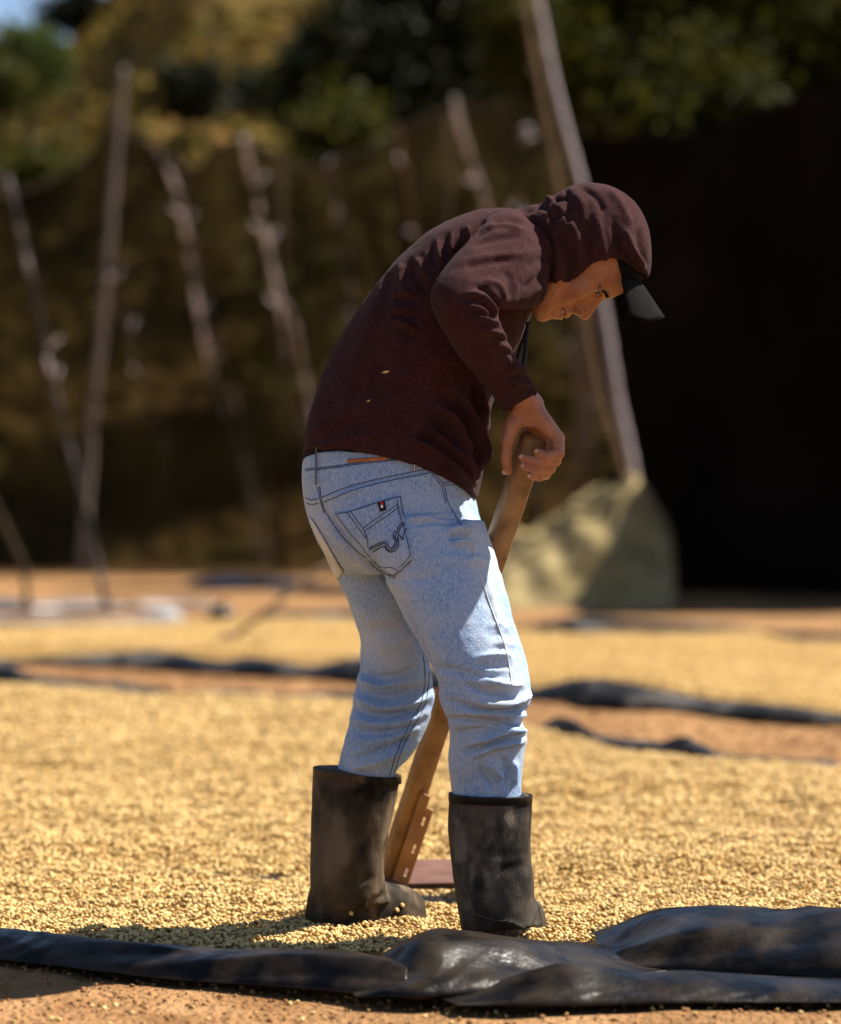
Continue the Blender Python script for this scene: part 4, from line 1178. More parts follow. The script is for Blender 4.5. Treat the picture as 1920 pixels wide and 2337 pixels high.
# sleeve: folds across the inside of the elbow, and down the forearm
S += [([(1080, 655), (1110, 662), (1135, 690), (1141, 715)], -6.0, 7, 5.0, 5.36), ([(1062, 668), (1100, 676), (1126, 700), (1136, 722)], 5, 6, 5.0, 5.36), ([(1055, 682), (1090, 688), (1118, 708), (1130, 728)], -5.5, 6, 5.0, 5.36), ([(1060, 697), (1095, 703), (1120, 722)], 4, 6, 5.0, 5.36),
      ([(1068, 712), (1100, 716), (1136, 728)], -4, 6, 5.0, 5.36), ([(1085, 722), (1112, 726), (1142, 738)], 4, 5, 5.0, 5.36), ([(1096, 740), (1120, 742), (1148, 752)], -4, 6, 5.0, 5.38), ([(1105, 757), (1130, 757), (1155, 766)], 4, 5, 5.0, 5.38), ([(1120, 772), (1140, 772), (1162, 782)], -4, 6, 5.0, 5.4), ([(1115, 792), (1145, 788), (1166, 800)], 3, 6, 5.0, 5.4),
      ([(1130, 812), (1160, 805), (1180, 822)], -3.5, 7, 5.0, 5.42), ([(1150, 850), (1175, 838), (1202, 848)], 5, 7, 5.0, 5.45), ([(1150, 868), (1180, 858), (1210, 862)], -5, 7, 5.0, 5.45), ([(1160, 885), (1190, 872), (1215, 876)], 4, 6, 5.0, 5.45), ([(1165, 905), (1195, 890), (1220, 890)], -3, 6, 5.0, 5.45)]
# upper arm: soft diagonal folds
S += [([(1075, 560), (1130, 545), (1195, 540)], -4, 11, 5, 5.42), ([(1060, 600), (1120, 585), (1190, 580), (1230, 570)], 3, 13, 5, 5.42), ([(1055, 612), (1110, 600), (1175, 590)], -3.5, 10, 5, 5.42), ([(1100, 640), (1140, 650), (1160, 690)], 4, 9, 5, 5.42),
      ([(1148, 620), (1165, 640), (1160, 690)], -2.5, 10, 5, 5.42), ([(1175, 640), (1180, 665), (1165, 695)], 2, 10, 5, 5.42), ([(1120, 505), (1160, 500), (1205, 512)], -4, 8, 5, 5.45), ([(1110, 520), (1150, 514), (1200, 525)], 3, 8, 5, 5.45), ([(1085, 545), (1120, 522), (1170, 516)], -3, 7, 5, 5.45),
      ([(1205, 610), (1222, 600), (1240, 585)], -3, 10, 5, 5.45), ([(1195, 660), (1220, 640), (1245, 620)], -4, 8, 5, 5.45), ([(1190, 690), (1215, 668), (1240, 650)], 4, 7, 5, 5.45)]
# armhole: crease between arm and back, with little pulls
S += [([(1105, 495), (1085, 530), (1045, 570), (1000, 625)], -7, 9, 5.33, 5.6), ([(1035, 530), (1030, 560), (1040, 585)], 4, 6, 5.3, 5.6), ([(1020, 535), (1017, 565), (1026, 592)], -5, 6, 5.3, 5.6), ([(1000, 545), (1002, 575), (1012, 602)], 5, 6, 5.3, 5.6), ([(985, 560), (985, 585), (996, 612)], -5, 7, 5.3, 5.6),
      ([(1052, 520), (1052, 545), (1060, 562)], -4, 5, 5.3, 5.6), ([(1068, 515), (1070, 530), (1074, 545)], 4, 5, 5.3, 5.6), ([(950, 590), (965, 615), (988, 640)], 6, 9, 5.3, 5.6), ([(935, 605), (950, 640), (975, 665)], -5, 9, 5.3, 5.6), ([(920, 600), (915, 640), (930, 670)], 6, 10, 5.3, 5.6), ([(893, 620), (885, 660), (880, 700)], -4, 12, 5.3, 5.6),
      ([(895, 665), (925, 668), (945, 675)], 6, 6, 5.3, 5.6), ([(895, 680), (925, 684), (950, 690)], -5, 7, 5.3, 5.6), ([(888, 698), (915, 706), (950, 708)], 6, 6, 5.3, 5.6), ([(890, 715), (920, 722), (955, 722)], -5, 7, 5.3, 5.6), ([(900, 728), (925, 737), (952, 752)], 7, 6, 5.3, 5.6), ([(895, 748), (925, 760), (950, 772)], -4, 8, 5.3, 5.6)]
# long drapes over the back and the flank
S += [([(870, 660), (840, 760), (800, 880), (770, 980)], 4, 18, 5.25, 5.6), ([(900, 760), (850, 870), (820, 980)], -4, 20, 5.25, 5.6), ([(960, 800), (900, 900), (860, 1000)], 4, 22, 5.25, 5.6), ([(710, 990), (780, 945), (860, 905)], 4, 14, 5.25, 5.6), ([(705, 1015), (780, 980), (860, 955)], -4, 13, 5.25, 5.6), ([(715, 1030), (800, 1000), (900, 990)], 3, 10, 5.25, 5.6)]
# flaring folds at the front of the hem (they stand out and catch the sun)
S += [([(1040, 885), (1062, 940), (1085, 1010), (1092, 1080)], 22, 10, 5.2, 5.6), ([(1015, 905), (1045, 960), (1070, 1020), (1082, 1085)], -10, 10, 5.2, 5.6), ([(1000, 925), (1025, 955), (1045, 1010), (1050, 1050)], 26, 11, 5.2, 5.6), ([(980, 950), (1005, 985), (1022, 1030)], -8, 9, 5.2, 5.6),
      ([(968, 968), (1000, 1000), (1030, 1030), (1055, 1060), (1080, 1100)], 24, 9, 5.2, 5.6), ([(955, 985), (990, 1020), (1030, 1055)], -8, 8, 5.2, 5.6), ([(945, 1002), (985, 1022), (1020, 1050), (1050, 1085), (1075, 1120)], 20, 8, 5.2, 5.6), ([(1075, 860), (1090, 930), (1100, 1000), (1100, 1060)], -8, 9, 5.2, 5.6), ([(1090, 880), (1106, 940), (1108, 1000)], 9, 8, 5.2, 5.7)]
# hood: drape folds
S += [([(1255, 470), (1275, 455), (1300, 450)], -6, 7, 5.2, 5.6), ([(1240, 500), (1262, 475), (1275, 470)], 5, 8, 5.2, 5.6), ([(1265, 500), (1290, 490), (1305, 510)], -5, 8, 5.2, 5.6), ([(1345, 500), (1340, 560), (1345, 610)], -5, 10, 5.2, 5.6), ([(1362, 490), (1372, 550), (1385, 600)], 5, 11, 5.2, 5.6), ([(1400, 500), (1410, 560), (1435, 600), (1470, 622)], -7, 9, 5.2, 5.6), ([(1425, 520), (1445, 570), (1475, 612)], 6, 8, 5.2, 5.6), ([(1455, 520), (1462, 570), (1480, 615)], -4, 8, 5.2, 5.6),
      ([(1345, 603), (1400, 600), (1450, 616), (1478, 634)], -4, 4, 5.2, 5.6), ([(1345, 612), (1400, 610), (1440, 622)], 4, 6, 5.2, 5.6), ([(1310, 440), (1330, 470), (1335, 520)], 4, 12, 5.2, 5.6), ([(1290, 430), (1300, 460), (1300, 490)], -4, 8, 5.2, 5.6), ([(1190, 485), (1225, 470), (1250, 440)], -6, 8, 5.2, 5.6)]
S += [([(1270, 520), (1290, 560), (1300, 610), (1290, 650)], -6, 10, 5.2, 5.6), ([(1300, 500), (1318, 550), (1322, 610)], 6, 11, 5.2, 5.6), ([(1262, 560), (1270, 610), (1262, 660)], 5, 9, 5.2, 5.6), ([(1220, 462), (1250, 478), (1268, 520)], -6, 8, 5.2, 5.6), ([(1238, 452), (1268, 462), (1290, 500)], 6, 8, 5.2, 5.6), ([(1320, 425), (1360, 450), (1380, 490)], -4, 10, 5.2, 5.6), ([(1385, 430), (1420, 470), (1440, 520)], 4, 11, 5.2, 5.6), ([(1262, 448), (1275, 470), (1272, 492)], -5, 6, 5.2, 5.6)]
# deep crease where the hood meets the shoulder
S += [([(1200, 492), (1240, 520), (1262, 570), (1258, 640), (1236, 695)], -9, 6, 5.34, 5.6)]
co = fold(co, fc, S, 1.5, .85)
co = cloth_noise(co, fc, 0.0022, 11, 61, (1, 1, .8))
co = cloth_noise(co, fc, 0.0008, 38, 62)
hood_bvh = BVHTree.FromPolygons(co.tolist(), fc)
hoodie = part('hoodie', co, fc, M['jersey'], man)
seams = MB()
for pl in ([(1150, 478), (1112, 494), (1088, 532), (1050, 570)], [(1158, 930), (1185, 925), (1210, 908), (1224, 890)], [(1160, 924), (1186, 916), (1208, 900), (1221, 882)], [(1345, 604), (1400, 600), (1445, 614), (1478, 634)], [(1196, 488), (1240, 522), (1256, 575), (1250, 640), (1232, 690)]):
    thread(seams, hood_bvh, pl, 0.0012, 0.0004)
seams.build('seam', M['jersey_seam'], hoodie)
cord = MB().tube(catmull([P(1206, 735, 5.40), P(1202, 770, 5.395), P(1199, 805, 5.39), P(1193, 846, 5.385)], 5), 0.0042, 8)
cord.build('drawstring', M['cord'], hoodie)
MB().tube(catmull([P(1208, 738, 5.47), P(1190, 790, 5.46), P(1178, 830, 5.45)], 5), 0.0042, 8).build('drawstring', M['cord'], hoodie)
hl = hits(hood_bvh, catmull([(1300, 648), (1330, 626), (1350, 617), (1380, 615), (1410, 616), (1440, 624), (1466, 636), (1480, 644)], 6), 0.0)
if len(hl) > 4: MB().tube([q[0] for q in hl], 0.0032, 7).build('hood_hem', M['jersey'], hoodie)
hl = hits(hood_bvh, catmull([(1150, 934), (1172, 932), (1196, 920), (1214, 906), (1224, 894)], 6), 0.0)
if len(hl) > 4: MB().tube([q[0] for q in hl], 0.0035, 7).build('cuff_hem', M['jersey'], hoodie)
# flecks of chaff on the cloth
for nm, a, b_, r_ in (('chaff', (872, 851), (890, 847), .0030), ('chaff', (837, 917), (846, 913), .0018)):
    h = hits(hood_bvh, [a, ((a[0] + b_[0]) / 2, (a[1] + b_[1]) / 2), b_], 0.001)
    if len(h) == 3:
        MB().tube([q[0] for q in h], [.0005, r_, .0005], 6).build('chaff_fleck', M['bean'], hoodie)

# ---- cap under the hood
CF = Field((0.20, 5.30, 1.10), (0.50, 5.62, 1.50), 0.0035)
CF.ell(H(38, -96), HA, R(99, 108, 82), 0.004, 'u', clip=lambda q: 0.012 - q[0] - 0.10 * (q[1] - 0.1))
cv, cf = CF.mesh()
cap = part('cap', cv, cf, M['cap'], man)
nu, nv_ = 26, 12
v = []
for side in (0, 1):
    for j in range(nv_):
        s = j / (nv_ - 1)
        for i in range(nu):
            t = -1 + 2 * i / (nu - 1)
            rnd = max(0, (abs(t) - .55) / .45) ** 2.4
            u0, f0 = 88 - 36 * abs(t) ** 1.8, -14 - 6 * t * t
            u1, f1 = 106 - 70 * abs(t) ** 1.8, 80 - 4 * t * t - 26 * rnd
            u_ = u0 + (u1 - u0) * s - (0 if side == 0 else 4.0)
            f_ = f0 + (f1 - f0) * s
            v.append(H(u_, f_, 80 * t))
n0 = nu * nv_
f = []
for j in range(nv_ - 1):
    for i in range(nu - 1):
        a = j * nu + i
        f.append((a, a + 1, a + nu + 1, a + nu)); f.append((a + n0, a + nu + n0, a + nu + 1 + n0, a + 1 + n0))
edge = [i for i in range(nu)] + [j * nu + nu - 1 for j in range(1, nv_)] + [(nv_ - 1) * nu + i for i in range(nu - 2, -1, -1)] + [j * nu for j in range(nv_ - 2, 0, -1)]
for a, b_ in zip(edge, edge[1:] + edge[:1]):
    f.append((b_, a, a + n0, b_ + n0))
visor = part('visor', v, f, M['cap'], cap)
# ---- jeans
pel = loft([(697, 1068, 1078, 1118, 5.50, .150, .050), (694, 1098, 1086, 1148, 5.50, .158, .034), (699, 1152, 1096, 1188, 5.50, .166, .016), (717, 1208, 1110, 1222, 5.50, .168), (745, 1262, 1126, 1264, 5.50, .155), (792, 1312, 1134, 1306, 5.49, .11)], n=64, power=2.3, skew=(0.22, 0.2))
rleg = loft([(850, 1165, 1104, 1190, 5.43, .095), (862, 1240, 1124, 1250, 5.425, .108), (880, 1320, 1148, 1320, 5.415, .106), (922, 1400, 1170, 1414, 5.40, .098), (958, 1470, 1193, 1484, 5.39, .09), (988, 1525, 1209, 1541, 5.38, .082), (1004, 1560, 1212, 1576, 5.378, .078), (1006, 1592, 1211, 1606, 5.375, .075), (1020, 1635, 1193, 1642, 5.375, .071), (1026, 1680, 1201, 1680, 5.385, .067), (1023, 1740, 1195, 1738, 5.392, .062), (1030, 1790, 1191, 1792, 5.398, .056), (1038, 1870, 1188, 1870, 5.395, .050)], n=56, power=2.25, skew=(0.36, 0.05))
lleg = loft([(730, 1165, 930, 1180, 5.58, .085), (744, 1263, 940, 1290, 5.585, .10), (774, 1325, 948, 1360, 5.59, .096), (797, 1384, 958, 1420, 5.595, .09), (820, 1453, 972, 1475, 5.60, .084), (822, 1512, 985, 1528, 5.60, .078), (815, 1550, 990, 1560, 5.60, .076), (805, 1601, 991, 1601, 5.60, .074), (794, 1655, 977, 1650, 5.60, .07), (780, 1713, 952, 1703, 5.60, .067), (776, 1738, 930, 1734, 5.60, .062), (770, 1762, 902, 1764, 5.60, .056), (768, 1800, 888, 1806, 5.60, .05), (766, 1850, 870, 1850, 5.60, .045)], n=56, power=2.2)
co, fc = remesh([pel, rleg, lleg], 0.0042, 3)
RA, RB = 5.2, 5.50
LA, LB = 5.45, 5.72
S = []
# right leg: folds stacked at and below the knee
S += [([(985, 1522), (1040, 1532), (1100, 1545), (1160, 1540)], -5, 12, RA, RB), ([(1090, 1500), (1130, 1494), (1170, 1498)], 5, 8, RA, RB), ([(1080, 1515), (1130, 1520), (1170, 1520)], -4, 8, RA, RB), ([(1100, 1548), (1140, 1560), (1175, 1566), (1190, 1563)], 9, 7, RA, RB), ([(1060, 1560), (1120, 1580), (1170, 1585)], -9, 10, RA, RB), ([(1080, 1603), (1130, 1608), (1180, 1602), (1212, 1580)], 11, 7, RA, RB),
      ([(1020, 1598), (1080, 1614), (1150, 1622), (1200, 1618)], -9, 8, RA, RB), ([(1060, 1626), (1110, 1628), (1165, 1630), (1208, 1628)], 10, 6, RA, RB), ([(1020, 1640), (1080, 1645), (1130, 1650), (1195, 1648)], -9, 8, RA, RB), ([(1140, 1640), (1160, 1660), (1195, 1668)], 7, 8, RA, RB), ([(1075, 1700), (1120, 1680), (1160, 1668), (1200, 1672)], 10, 8, RA, RB),
      ([(1040, 1672), (1090, 1668), (1140, 1662)], -6, 9, RA, RB), ([(1080, 1728), (1120, 1705), (1165, 1695), (1198, 1690)], 9, 9, RA, RB), ([(1060, 1718), (1110, 1698), (1160, 1682)], -8, 7, RA, RB), ([(1110, 1738), (1130, 1755), (1150, 1780)], 6, 12, RA, RB), ([(1090, 1750), (1105, 1775), (1120, 1795)], -5, 9, RA, RB), ([(1170, 1735), (1175, 1765), (1170, 1790)], 5, 10, RA, RB), ([(1150, 1725), (1156, 1750), (1152, 1790)], -5, 8, RA, RB)]
# right thigh: pulls along the outer seam
S += [([(1020, 1215), (1050, 1205), (1078, 1215)], 8, 12, RA, RB), ([(1030, 1240), (1060, 1238), (1085, 1252)], 8, 10, RA, RB), ([(1022, 1228), (1050, 1225), (1085, 1232)], -6, 7, RA, RB), ([(1060, 1285), (1090, 1275), (1110, 1290)], 5, 12, RA, RB), ([(1105, 1300), (1120, 1360), (1140, 1430), (1150, 1500)], 3, 10, RA, RB), ([(1110, 1430), (1140, 1425), (1165, 1440)], 2, 9, RA, RB), ([(1120, 1450), (1150, 1448), (1180, 1455)], -1.5, 8, RA, RB), ([(1125, 1470), (1150, 1468), (1180, 1475)], 2.5, 8, RA, RB),
      ([(900, 1300), (960, 1285), (1040, 1270)], -3, 16, RA, RB), ([(930, 1185), (1000, 1178), (1060, 1176)], 4, 8, RA, RB), ([(930, 1195), (1000, 1190), (1065, 1188)], -4, 7, RA, RB), ([(950, 1290), (1010, 1275), (1065, 1272)], 4, 14, RA, RB)]
# left leg: folds behind and below the knee
S += [([(822, 1530), (870, 1548), (910, 1540), (960, 1520)], -7, 10, LA, LB), ([(815, 1545), (860, 1565), (910, 1560), (970, 1548)], 8, 9, LA, LB), ([(812, 1570), (860, 1590), (920, 1585), (985, 1565)], -7, 9, LA, LB), ([(808, 1590), (860, 1612), (915, 1610), (985, 1590)], 8, 9, LA, LB), ([(805, 1615), (850, 1632), (910, 1632), (980, 1612)], -7, 9, LA, LB), ([(800, 1640), (850, 1652), (900, 1650), (970, 1630)], 6, 10, LA, LB),
      ([(800, 1660), (850, 1676), (910, 1668), (965, 1645)], -5, 10, LA, LB), ([(800, 1690), (860, 1690), (920, 1672), (960, 1655)], 5, 11, LA, LB), ([(800, 1730), (850, 1720), (900, 1700), (940, 1680)], -5, 10, LA, LB), ([(800, 1755), (850, 1742), (900, 1722), (930, 1700)], 5, 10, LA, LB), ([(860, 1480), (900, 1470), (950, 1440)], 4, 18, LA, LB), ([(840, 1430), (880, 1440), (930, 1420)], -3, 16, LA, LB)]
# seat: centre seam, fold under the buttock
S += [([(735, 1155), (770, 1210), (815, 1270), (870, 1305), (900, 1330)], -8, 9, 5.2, 5.6), ([(900, 1335), (930, 1400), (965, 1470), (985, 1520)], -5, 8, 5.3, 5.55), ([(890, 1318), (950, 1320), (1010, 1312)], -3, 12, RA, RB), ([(700, 1145), (760, 1130), (860, 1110)], 2, 10, 5.2, 5.6)]
S += [([(697, 1072), (800, 1056), (951, 1043)], -1.0, 3, 5.2, 5.6), ([(735, 1136), (830, 1103), (940, 1078), (985, 1069)], -1.6, 4, 5.2, 5.6), ([(737, 1150), (830, 1114), (940, 1092), (985, 1080)], 1.2, 4, 5.2, 5.6)]
co = fold(co, fc, S, 1.6, .8)
co = cloth_noise(co, fc, 0.0020, 14, 71, (1, 1, .9))
co = cloth_noise(co, fc, 0.0009, 45, 72)
jb = BVHTree.FromPolygons(co.tolist(), fc)
jeans = part('jeans', co, fc, M['denim'], man)
st = MB()
Z4 = lambda pts: [(680 + x / 5.425, 1000 + y / 5.425) for x, y in pts]
for pl in ([(90, 385), (400, 355), (800, 300), (1380, 240)], [(100, 405), (400, 372), (800, 318), (1380, 256)], [(300, 735), (520, 640), (800, 550), (1200, 460), (1400, 420), (1640, 375)], [(320, 795), (540, 700), (800, 610), (1200, 515), (1640, 430)],
           [(270, 590), (300, 780), (350, 920), (500, 1160), (700, 1370), (870, 1490)], [(245, 600), (285, 790), (330, 930)], [(100, 735), (170, 765), (260, 750)], [(110, 800), (170, 822), (250, 806)],
           [(860, 1475), (930, 1580), (1050, 1670), (1200, 1730)], [(170, 985), (300, 1180), (420, 1400), (570, 1640)]):
    thread(st, jb, Z4(pl), 0.0008)
J = lambda pts: [(650 + x / 2.577, 980 + y / 2.577) for x, y in pts]
for pl in ([(862, 195), (880, 255), (935, 330), (960, 430), (1000, 500), (1040, 570)], [(850, 200), (868, 262), (922, 338), (948, 438)], [(925, 315), (990, 310), (1060, 325)], [(930, 330), (990, 326), (1065, 342)],
           [(815, 1330), (825, 1480), (800, 1610), (740, 1720), (680, 1850), (640, 1960), (610, 2060)], [(850, 1420), (838, 1560), (812, 1650), (750, 1760), (690, 1880), (645, 2020)]):
    thread(st, jb, J(pl), 0.0007)
st.build('stitching', M['thread'], jeans)
sm = MB()
thread(sm, jb, J([(1100, 700), (1150, 860), (1210, 1040), (1270, 1200), (1310, 1340), (1335, 1500)]), 0.0016, 0.0003)
sm.build('side_seam', M['denim_seam'], jeans)
# back pockets with their stitched design
pv, pf_ = patch(jb, Z4([(455, 935), (640, 905), (960, 800), (1265, 715)]), Z4([(870, 1480), (1000, 1580), (1180, 1720), (1420, 1500)]), 0.0042, 24, 20)
# sides of the pocket are straight lines between the two outlines
pocket = part('back_pocket', pv, pf_, M['denim'], jeans)
pb = BVHTree.FromPolygons([tuple(q) for q in pv], pf_)
ps = MB()
for pl in ([(455, 938), (640, 908), (960, 803), (1268, 718)], [(480, 950), (640, 1170), (780, 1330), (860, 1440), (900, 1485)], [(1270, 730), (1300, 900), (1370, 1150), (1425, 1400), (1425, 1490), (1240, 1660), (1190, 1710)], [(1225, 760), (1255, 920), (1330, 1160), (1385, 1400), (1385, 1460), (1250, 1610)],
           [(650, 905), (720, 1000), (800, 1110), (850, 1210), (870, 1360)], [(610, 915), (690, 1030), (760, 1130), (850, 1240)], [(810, 1110), (980, 990), (1110, 905), (1240, 815)], [(830, 1150), (1000, 1030), (1130, 945), (1260, 845)],
           [(900, 1500), (1040, 1600), (1150, 1600), (1240, 1640)], [(960, 1530), (1060, 1640), (1180, 1705)]):
    thread(ps, pb, Z4(pl), 0.0007)
for pl in ([(880, 1365), (960, 1320), (1060, 1285), (1105, 1290), (1115, 1335), (1150, 1365), (1190, 1330), (1205, 1270), (1180, 1220), (1195, 1165), (1225, 1155), (1250, 1090), (1300, 1050), (1340, 1040)],
           [(885, 1388), (960, 1345), (1060, 1308), (1085, 1315), (1100, 1365), (1150, 1392), (1205, 1350), (1228, 1280), (1205, 1225), (1215, 1185), (1245, 1175), (1270, 1110), (1310, 1072), (1345, 1060)],
           [(925, 1410), (1000, 1365), (1075, 1340), (1095, 1380), (1150, 1412), (1215, 1385), (1250, 1310), (1240, 1230), (1258, 1200), (1295, 1260), (1310, 1180), (1345, 1120), (1365, 1105)]):
    thread(ps, pb, Z4(pl), 0.0011)
ps.build('stitching', M['thread'], pocket)
tb = part('tab', *patch(pb, Z4([(985, 795), (1075, 770)]), Z4([(1015, 912), (1095, 890)]), 0.0022, 6, 6), M['tab'], pocket)
part('tab_mark', *patch(pb, Z4([(1015, 790), (1055, 780)]), Z4([(1025, 828), (1062, 818)]), 0.0032, 4, 4), M['tab_red'], pocket)
part('tab_mark', *patch(pb, Z4([(1022, 832), (1050, 824)]), Z4([(1030, 868), (1056, 860)]), 0.0032, 4, 4), M['tab_white'], pocket)
pv, pf_ = patch(jb, Z4([(150, 985), (172, 985)]), Z4([(490, 1760), (565, 1660)]), 0.0030, 8, 16)
p2 = part('back_pocket', pv, pf_, M['denim_seam'], jeans)
# waistband patch, belt loops
part('waist_patch', *patch(jb, Z4([(610, 262), (1105, 226)]), Z4([(625, 308), (1105, 272)]), 0.0022, 12, 4), M['leather'], jeans)
# belt and undershirt showing between hem and waistband
ring = []
for a, dz_, g in ((0, 0.0, 1.0), (1, 0.022, .99), (2, 0.05, .975)):
    ring.append((697 + 6 * (1 - g) * 100 * .3, 1068 - dz_ * 1150, 1078, 1118 - dz_ * 1150, 5.50, .151 * g, .050))
bv, bf = loft(ring, n=64, k=3, power=2.3, skew=0.22)
part('undershirt', bv, bf, M['undershirt'], man)
for a, b_, w in ((( 246, 120), (240, 580), 22), ((1440, 225), (1432, 400), 44)):
    pl = catmull(Z4([a, ((a[0] + b_[0]) / 2 - 2, (a[1] + b_[1]) / 2), b_]), 5)
    pts = []
    for q in pl:
        h = hits(jb, [q]) or hits(BVHTree.FromPolygons([tuple(x) for x in bv], bf), [q])
        if h: pts.append(h[0][0] + h[0][1] * 0.004)
    lv, lf = [], []
    hw = w / 5.425 / 1150 / 2
    for q in pts:
        lv += [q + Vector((-hw, 0, 0)), q + Vector((-hw * .7, -.0028, 0)), q + Vector((hw * .7, -.0028, 0)), q + Vector((hw, 0, 0))]
    lf = [(i * 4 + k, i * 4 + k + 1, i * 4 + k + 5, i * 4 + k + 4) for i in range(len(pts) - 1) for k in range(3)]
    lo_ = part('belt_loop', lv, lf, M['denim_seam'], jeans)
    ss = MB()
    for s in (-.6, .6):
        ss.tube([q + Vector((s * hw, -.003, 0)) for q in pts], 0.0007, 4)
    ss.build('stitching', M['thread'], lo_)

# ---- rubber boots
def boot(label, shaft, heel, ang, ln, side, seed, skew=0.0):
    outer = shaft
    inner = [(a + 9, b - 2, c - 9, e - 2, d_, h_ - .007) for a, b, c, e, d_, h_ in reversed(shaft[:3])]
    sv, sf = loft(list(reversed(outer)) + inner, n=48, k=5, power=2.25, skew=skew)
    # foot: rings from heel to toe
    c, s = math.cos(ang), math.sin(ang)
    z0 = 0.012
    rings = []
    for t, w, hgt in ((-.045, .012, .03), (-.042, .030, .07), (-.03, .040, .10), (0, .045, .12), (.05, .046, .125), (.09, .045, .105), (.13, .047, .086), (.17, .050, .074), (.205, .048, .066), (.23, .040, .055), (.248, .026, .04), (.256, .010, .026)):
        t = t * ln / .256
        r = []
        for k in range(32):
            a = 2 * math.pi * k / 32
            cx, sz = math.cos(a), math.sin(a)
            yy = math.copysign(abs(cx) ** .8, cx) * w * (1 - .18 * max(0, sz))
            zz = z0 + (hgt * max(0, sz) ** .75 if sz > 0 else -.006 * abs(sz) ** .5)
            r.append((heel[0] + c * t - s * yy, heel[1] + s * t + c * yy, zz))
        rings.append(r)
    foot = rings_mesh(rings)
    co_, fc_ = remesh([(sv, sf), foot], 0.0034, 5)
    co_ = cloth_noise(co_, fc_, 0.0016, 16, seed)
    co_ = fold(co_, fc_, BOOT_FOLDS[side])
    bm_ = M['rubber' if side == 'r' else 'rubber_dusty']
    bt = part('boot', co_, fc_, bm_, man)
    bt['label'] = label
    # rim
    r0 = [(a - 3, b, c_ + 3, e, d_, h_ + .003) for a, b, c_, e, d_, h_ in shaft[:1]][0]
    r1 = tuple(r0[i] + (18 if i in (1, 3) else 0) for i in range(6))
    rr = [r0, r1]
    i0 = tuple(np.array(r0) + np.array([8, 0, -8, 0, 0, -.007])); i1 = tuple(np.array(r1) + np.array([8, 0, -8, 0, 0, -.007]))
    rv, rf = loft([r0, r1, i1, i0, r0], n=48, k=1, power=2.25, caps=False, skew=skew)
    part('rim', rv, rf, M['rubber_dark'] if side == 'r' else bm_, bt)
    # sole
    sv, sf = [], []
    ol = [(-.047, .0), (-.044, .03), (-.025, .042), (.05, .042), (.10, .041), (.16, .05), (.21, .049), (.24, .034), (.256, .012)]
    out = [(t * ln / .256, w) for t, w in ol] + [(t * ln / .256, -w) for t, w in reversed(ol[1:])]
    m = len(out)
    for z in (-0.006, 0.012):
        sv += [(heel[0] + c * t - s * w, heel[1] + s * t + c * w, z) for t, w in out]
    sf = [(i, (i + 1) % m, (i + 1) % m + m, i + m) for i in range(m)] + [tuple(range(m - 1, -1, -1)), tuple(range(m, 2 * m))]
    part('sole', sv, sf, M['sole'], bt, smooth=False)
    return bt, co_, fc_
BOOT_FOLDS = {'r': [([(1060, 1982), (1140, 1988), (1205, 1974)], -1.4, 11), ([(1050, 1962), (1140, 1968), (1208, 1956)], 1.4, 10), ([(1180, 2120), (1210, 2060), (1232, 2020)], -3, 7), ([(1200, 2130), (1222, 2080), (1236, 2050)], 3, 6), ([(1140, 2100), (1180, 2110), (1215, 2134)], 3, 5)],
              'l': [([(850, 2050), (868, 2030), (878, 1990)], 3, 7), ([(840, 2070), (862, 2050), (884, 2040)], -3, 7), ([(730, 1850), (738, 1950), (735, 2040)], -2, 8), ([(750, 1850), (756, 1950), (752, 2040)], 2, 8), ([(760, 2000), (810, 2010), (860, 2000)], -2.5, 9)]}
rb = boot('right rubber boot, scuffed, half hidden by the folded sheet',
          [(1027, 1808, 1213, 1816, 5.40, .066), (1025, 1850, 1213, 1856, 5.397, .066), (1024, 1892, 1212, 1894, 5.393, .065), (1029, 1960, 1212, 1956, 5.388, .062), (1036, 2020, 1218, 2012, 5.383, .060), (1046, 2080, 1226, 2074, 5.38, .058), (1052, 2120, 1238, 2110, 5.38, .056)],
          BOOTS[1][:2], BOOTS[1][2], BOOTS[1][3], 'r', 81, 0.15)
lb = boot('left rubber boot, dusty brown, with a yellow sole edge',
          [(719, 1748, 913, 1772, 5.60, .068), (716, 1790, 908, 1808, 5.60, .067), (713, 1840, 899, 1846, 5.60, .065), (710, 1910, 885, 1910, 5.60, .06), (710, 1975, 876, 1972, 5.60, .056), (708, 2030, 878, 2024, 5.605, .053), (706, 2080, 890, 2060, 5.61, .05)],
          BOOTS[0][:2], BOOTS[0][2], BOOTS[0][3], 'l', 82, 0.2)
# dusty scratches on the right boot
bb = BVHTree.FromPolygons(rb[1].tolist(), rb[2])
sc_ = MB()
rs = random.Random(5)
lines = [[(1155, 2106), (1185, 2114), (1212, 2132)], [(1140, 2101), (1170, 2104), (1200, 2120)], [(1080, 2085), (1120, 2098), (1150, 2103)], [(1052, 2000), (1066, 2040), (1080, 2085)]]
for q in range(0):
    x0, y0 = rs.uniform(1110, 1200), rs.choice((rs.uniform(1840, 1940), rs.uniform(1930, 2090)))
    an, le = rs.gauss(-0.5, 0.7), rs.uniform(8, 34)
    lines.append([(x0, y0), (x0 + le * .5 * math.cos(an), y0 + le * .5 * math.sin(an) + rs.uniform(-2, 2)), (x0 + le * math.cos(an), y0 + le * math.sin(an))])
for pl in lines:
    thread(sc_, bb, pl, rs.uniform(0.00025, 0.0005), -0.0001, 4)
sc_.build('scratch', M['scuff'], rb[0])
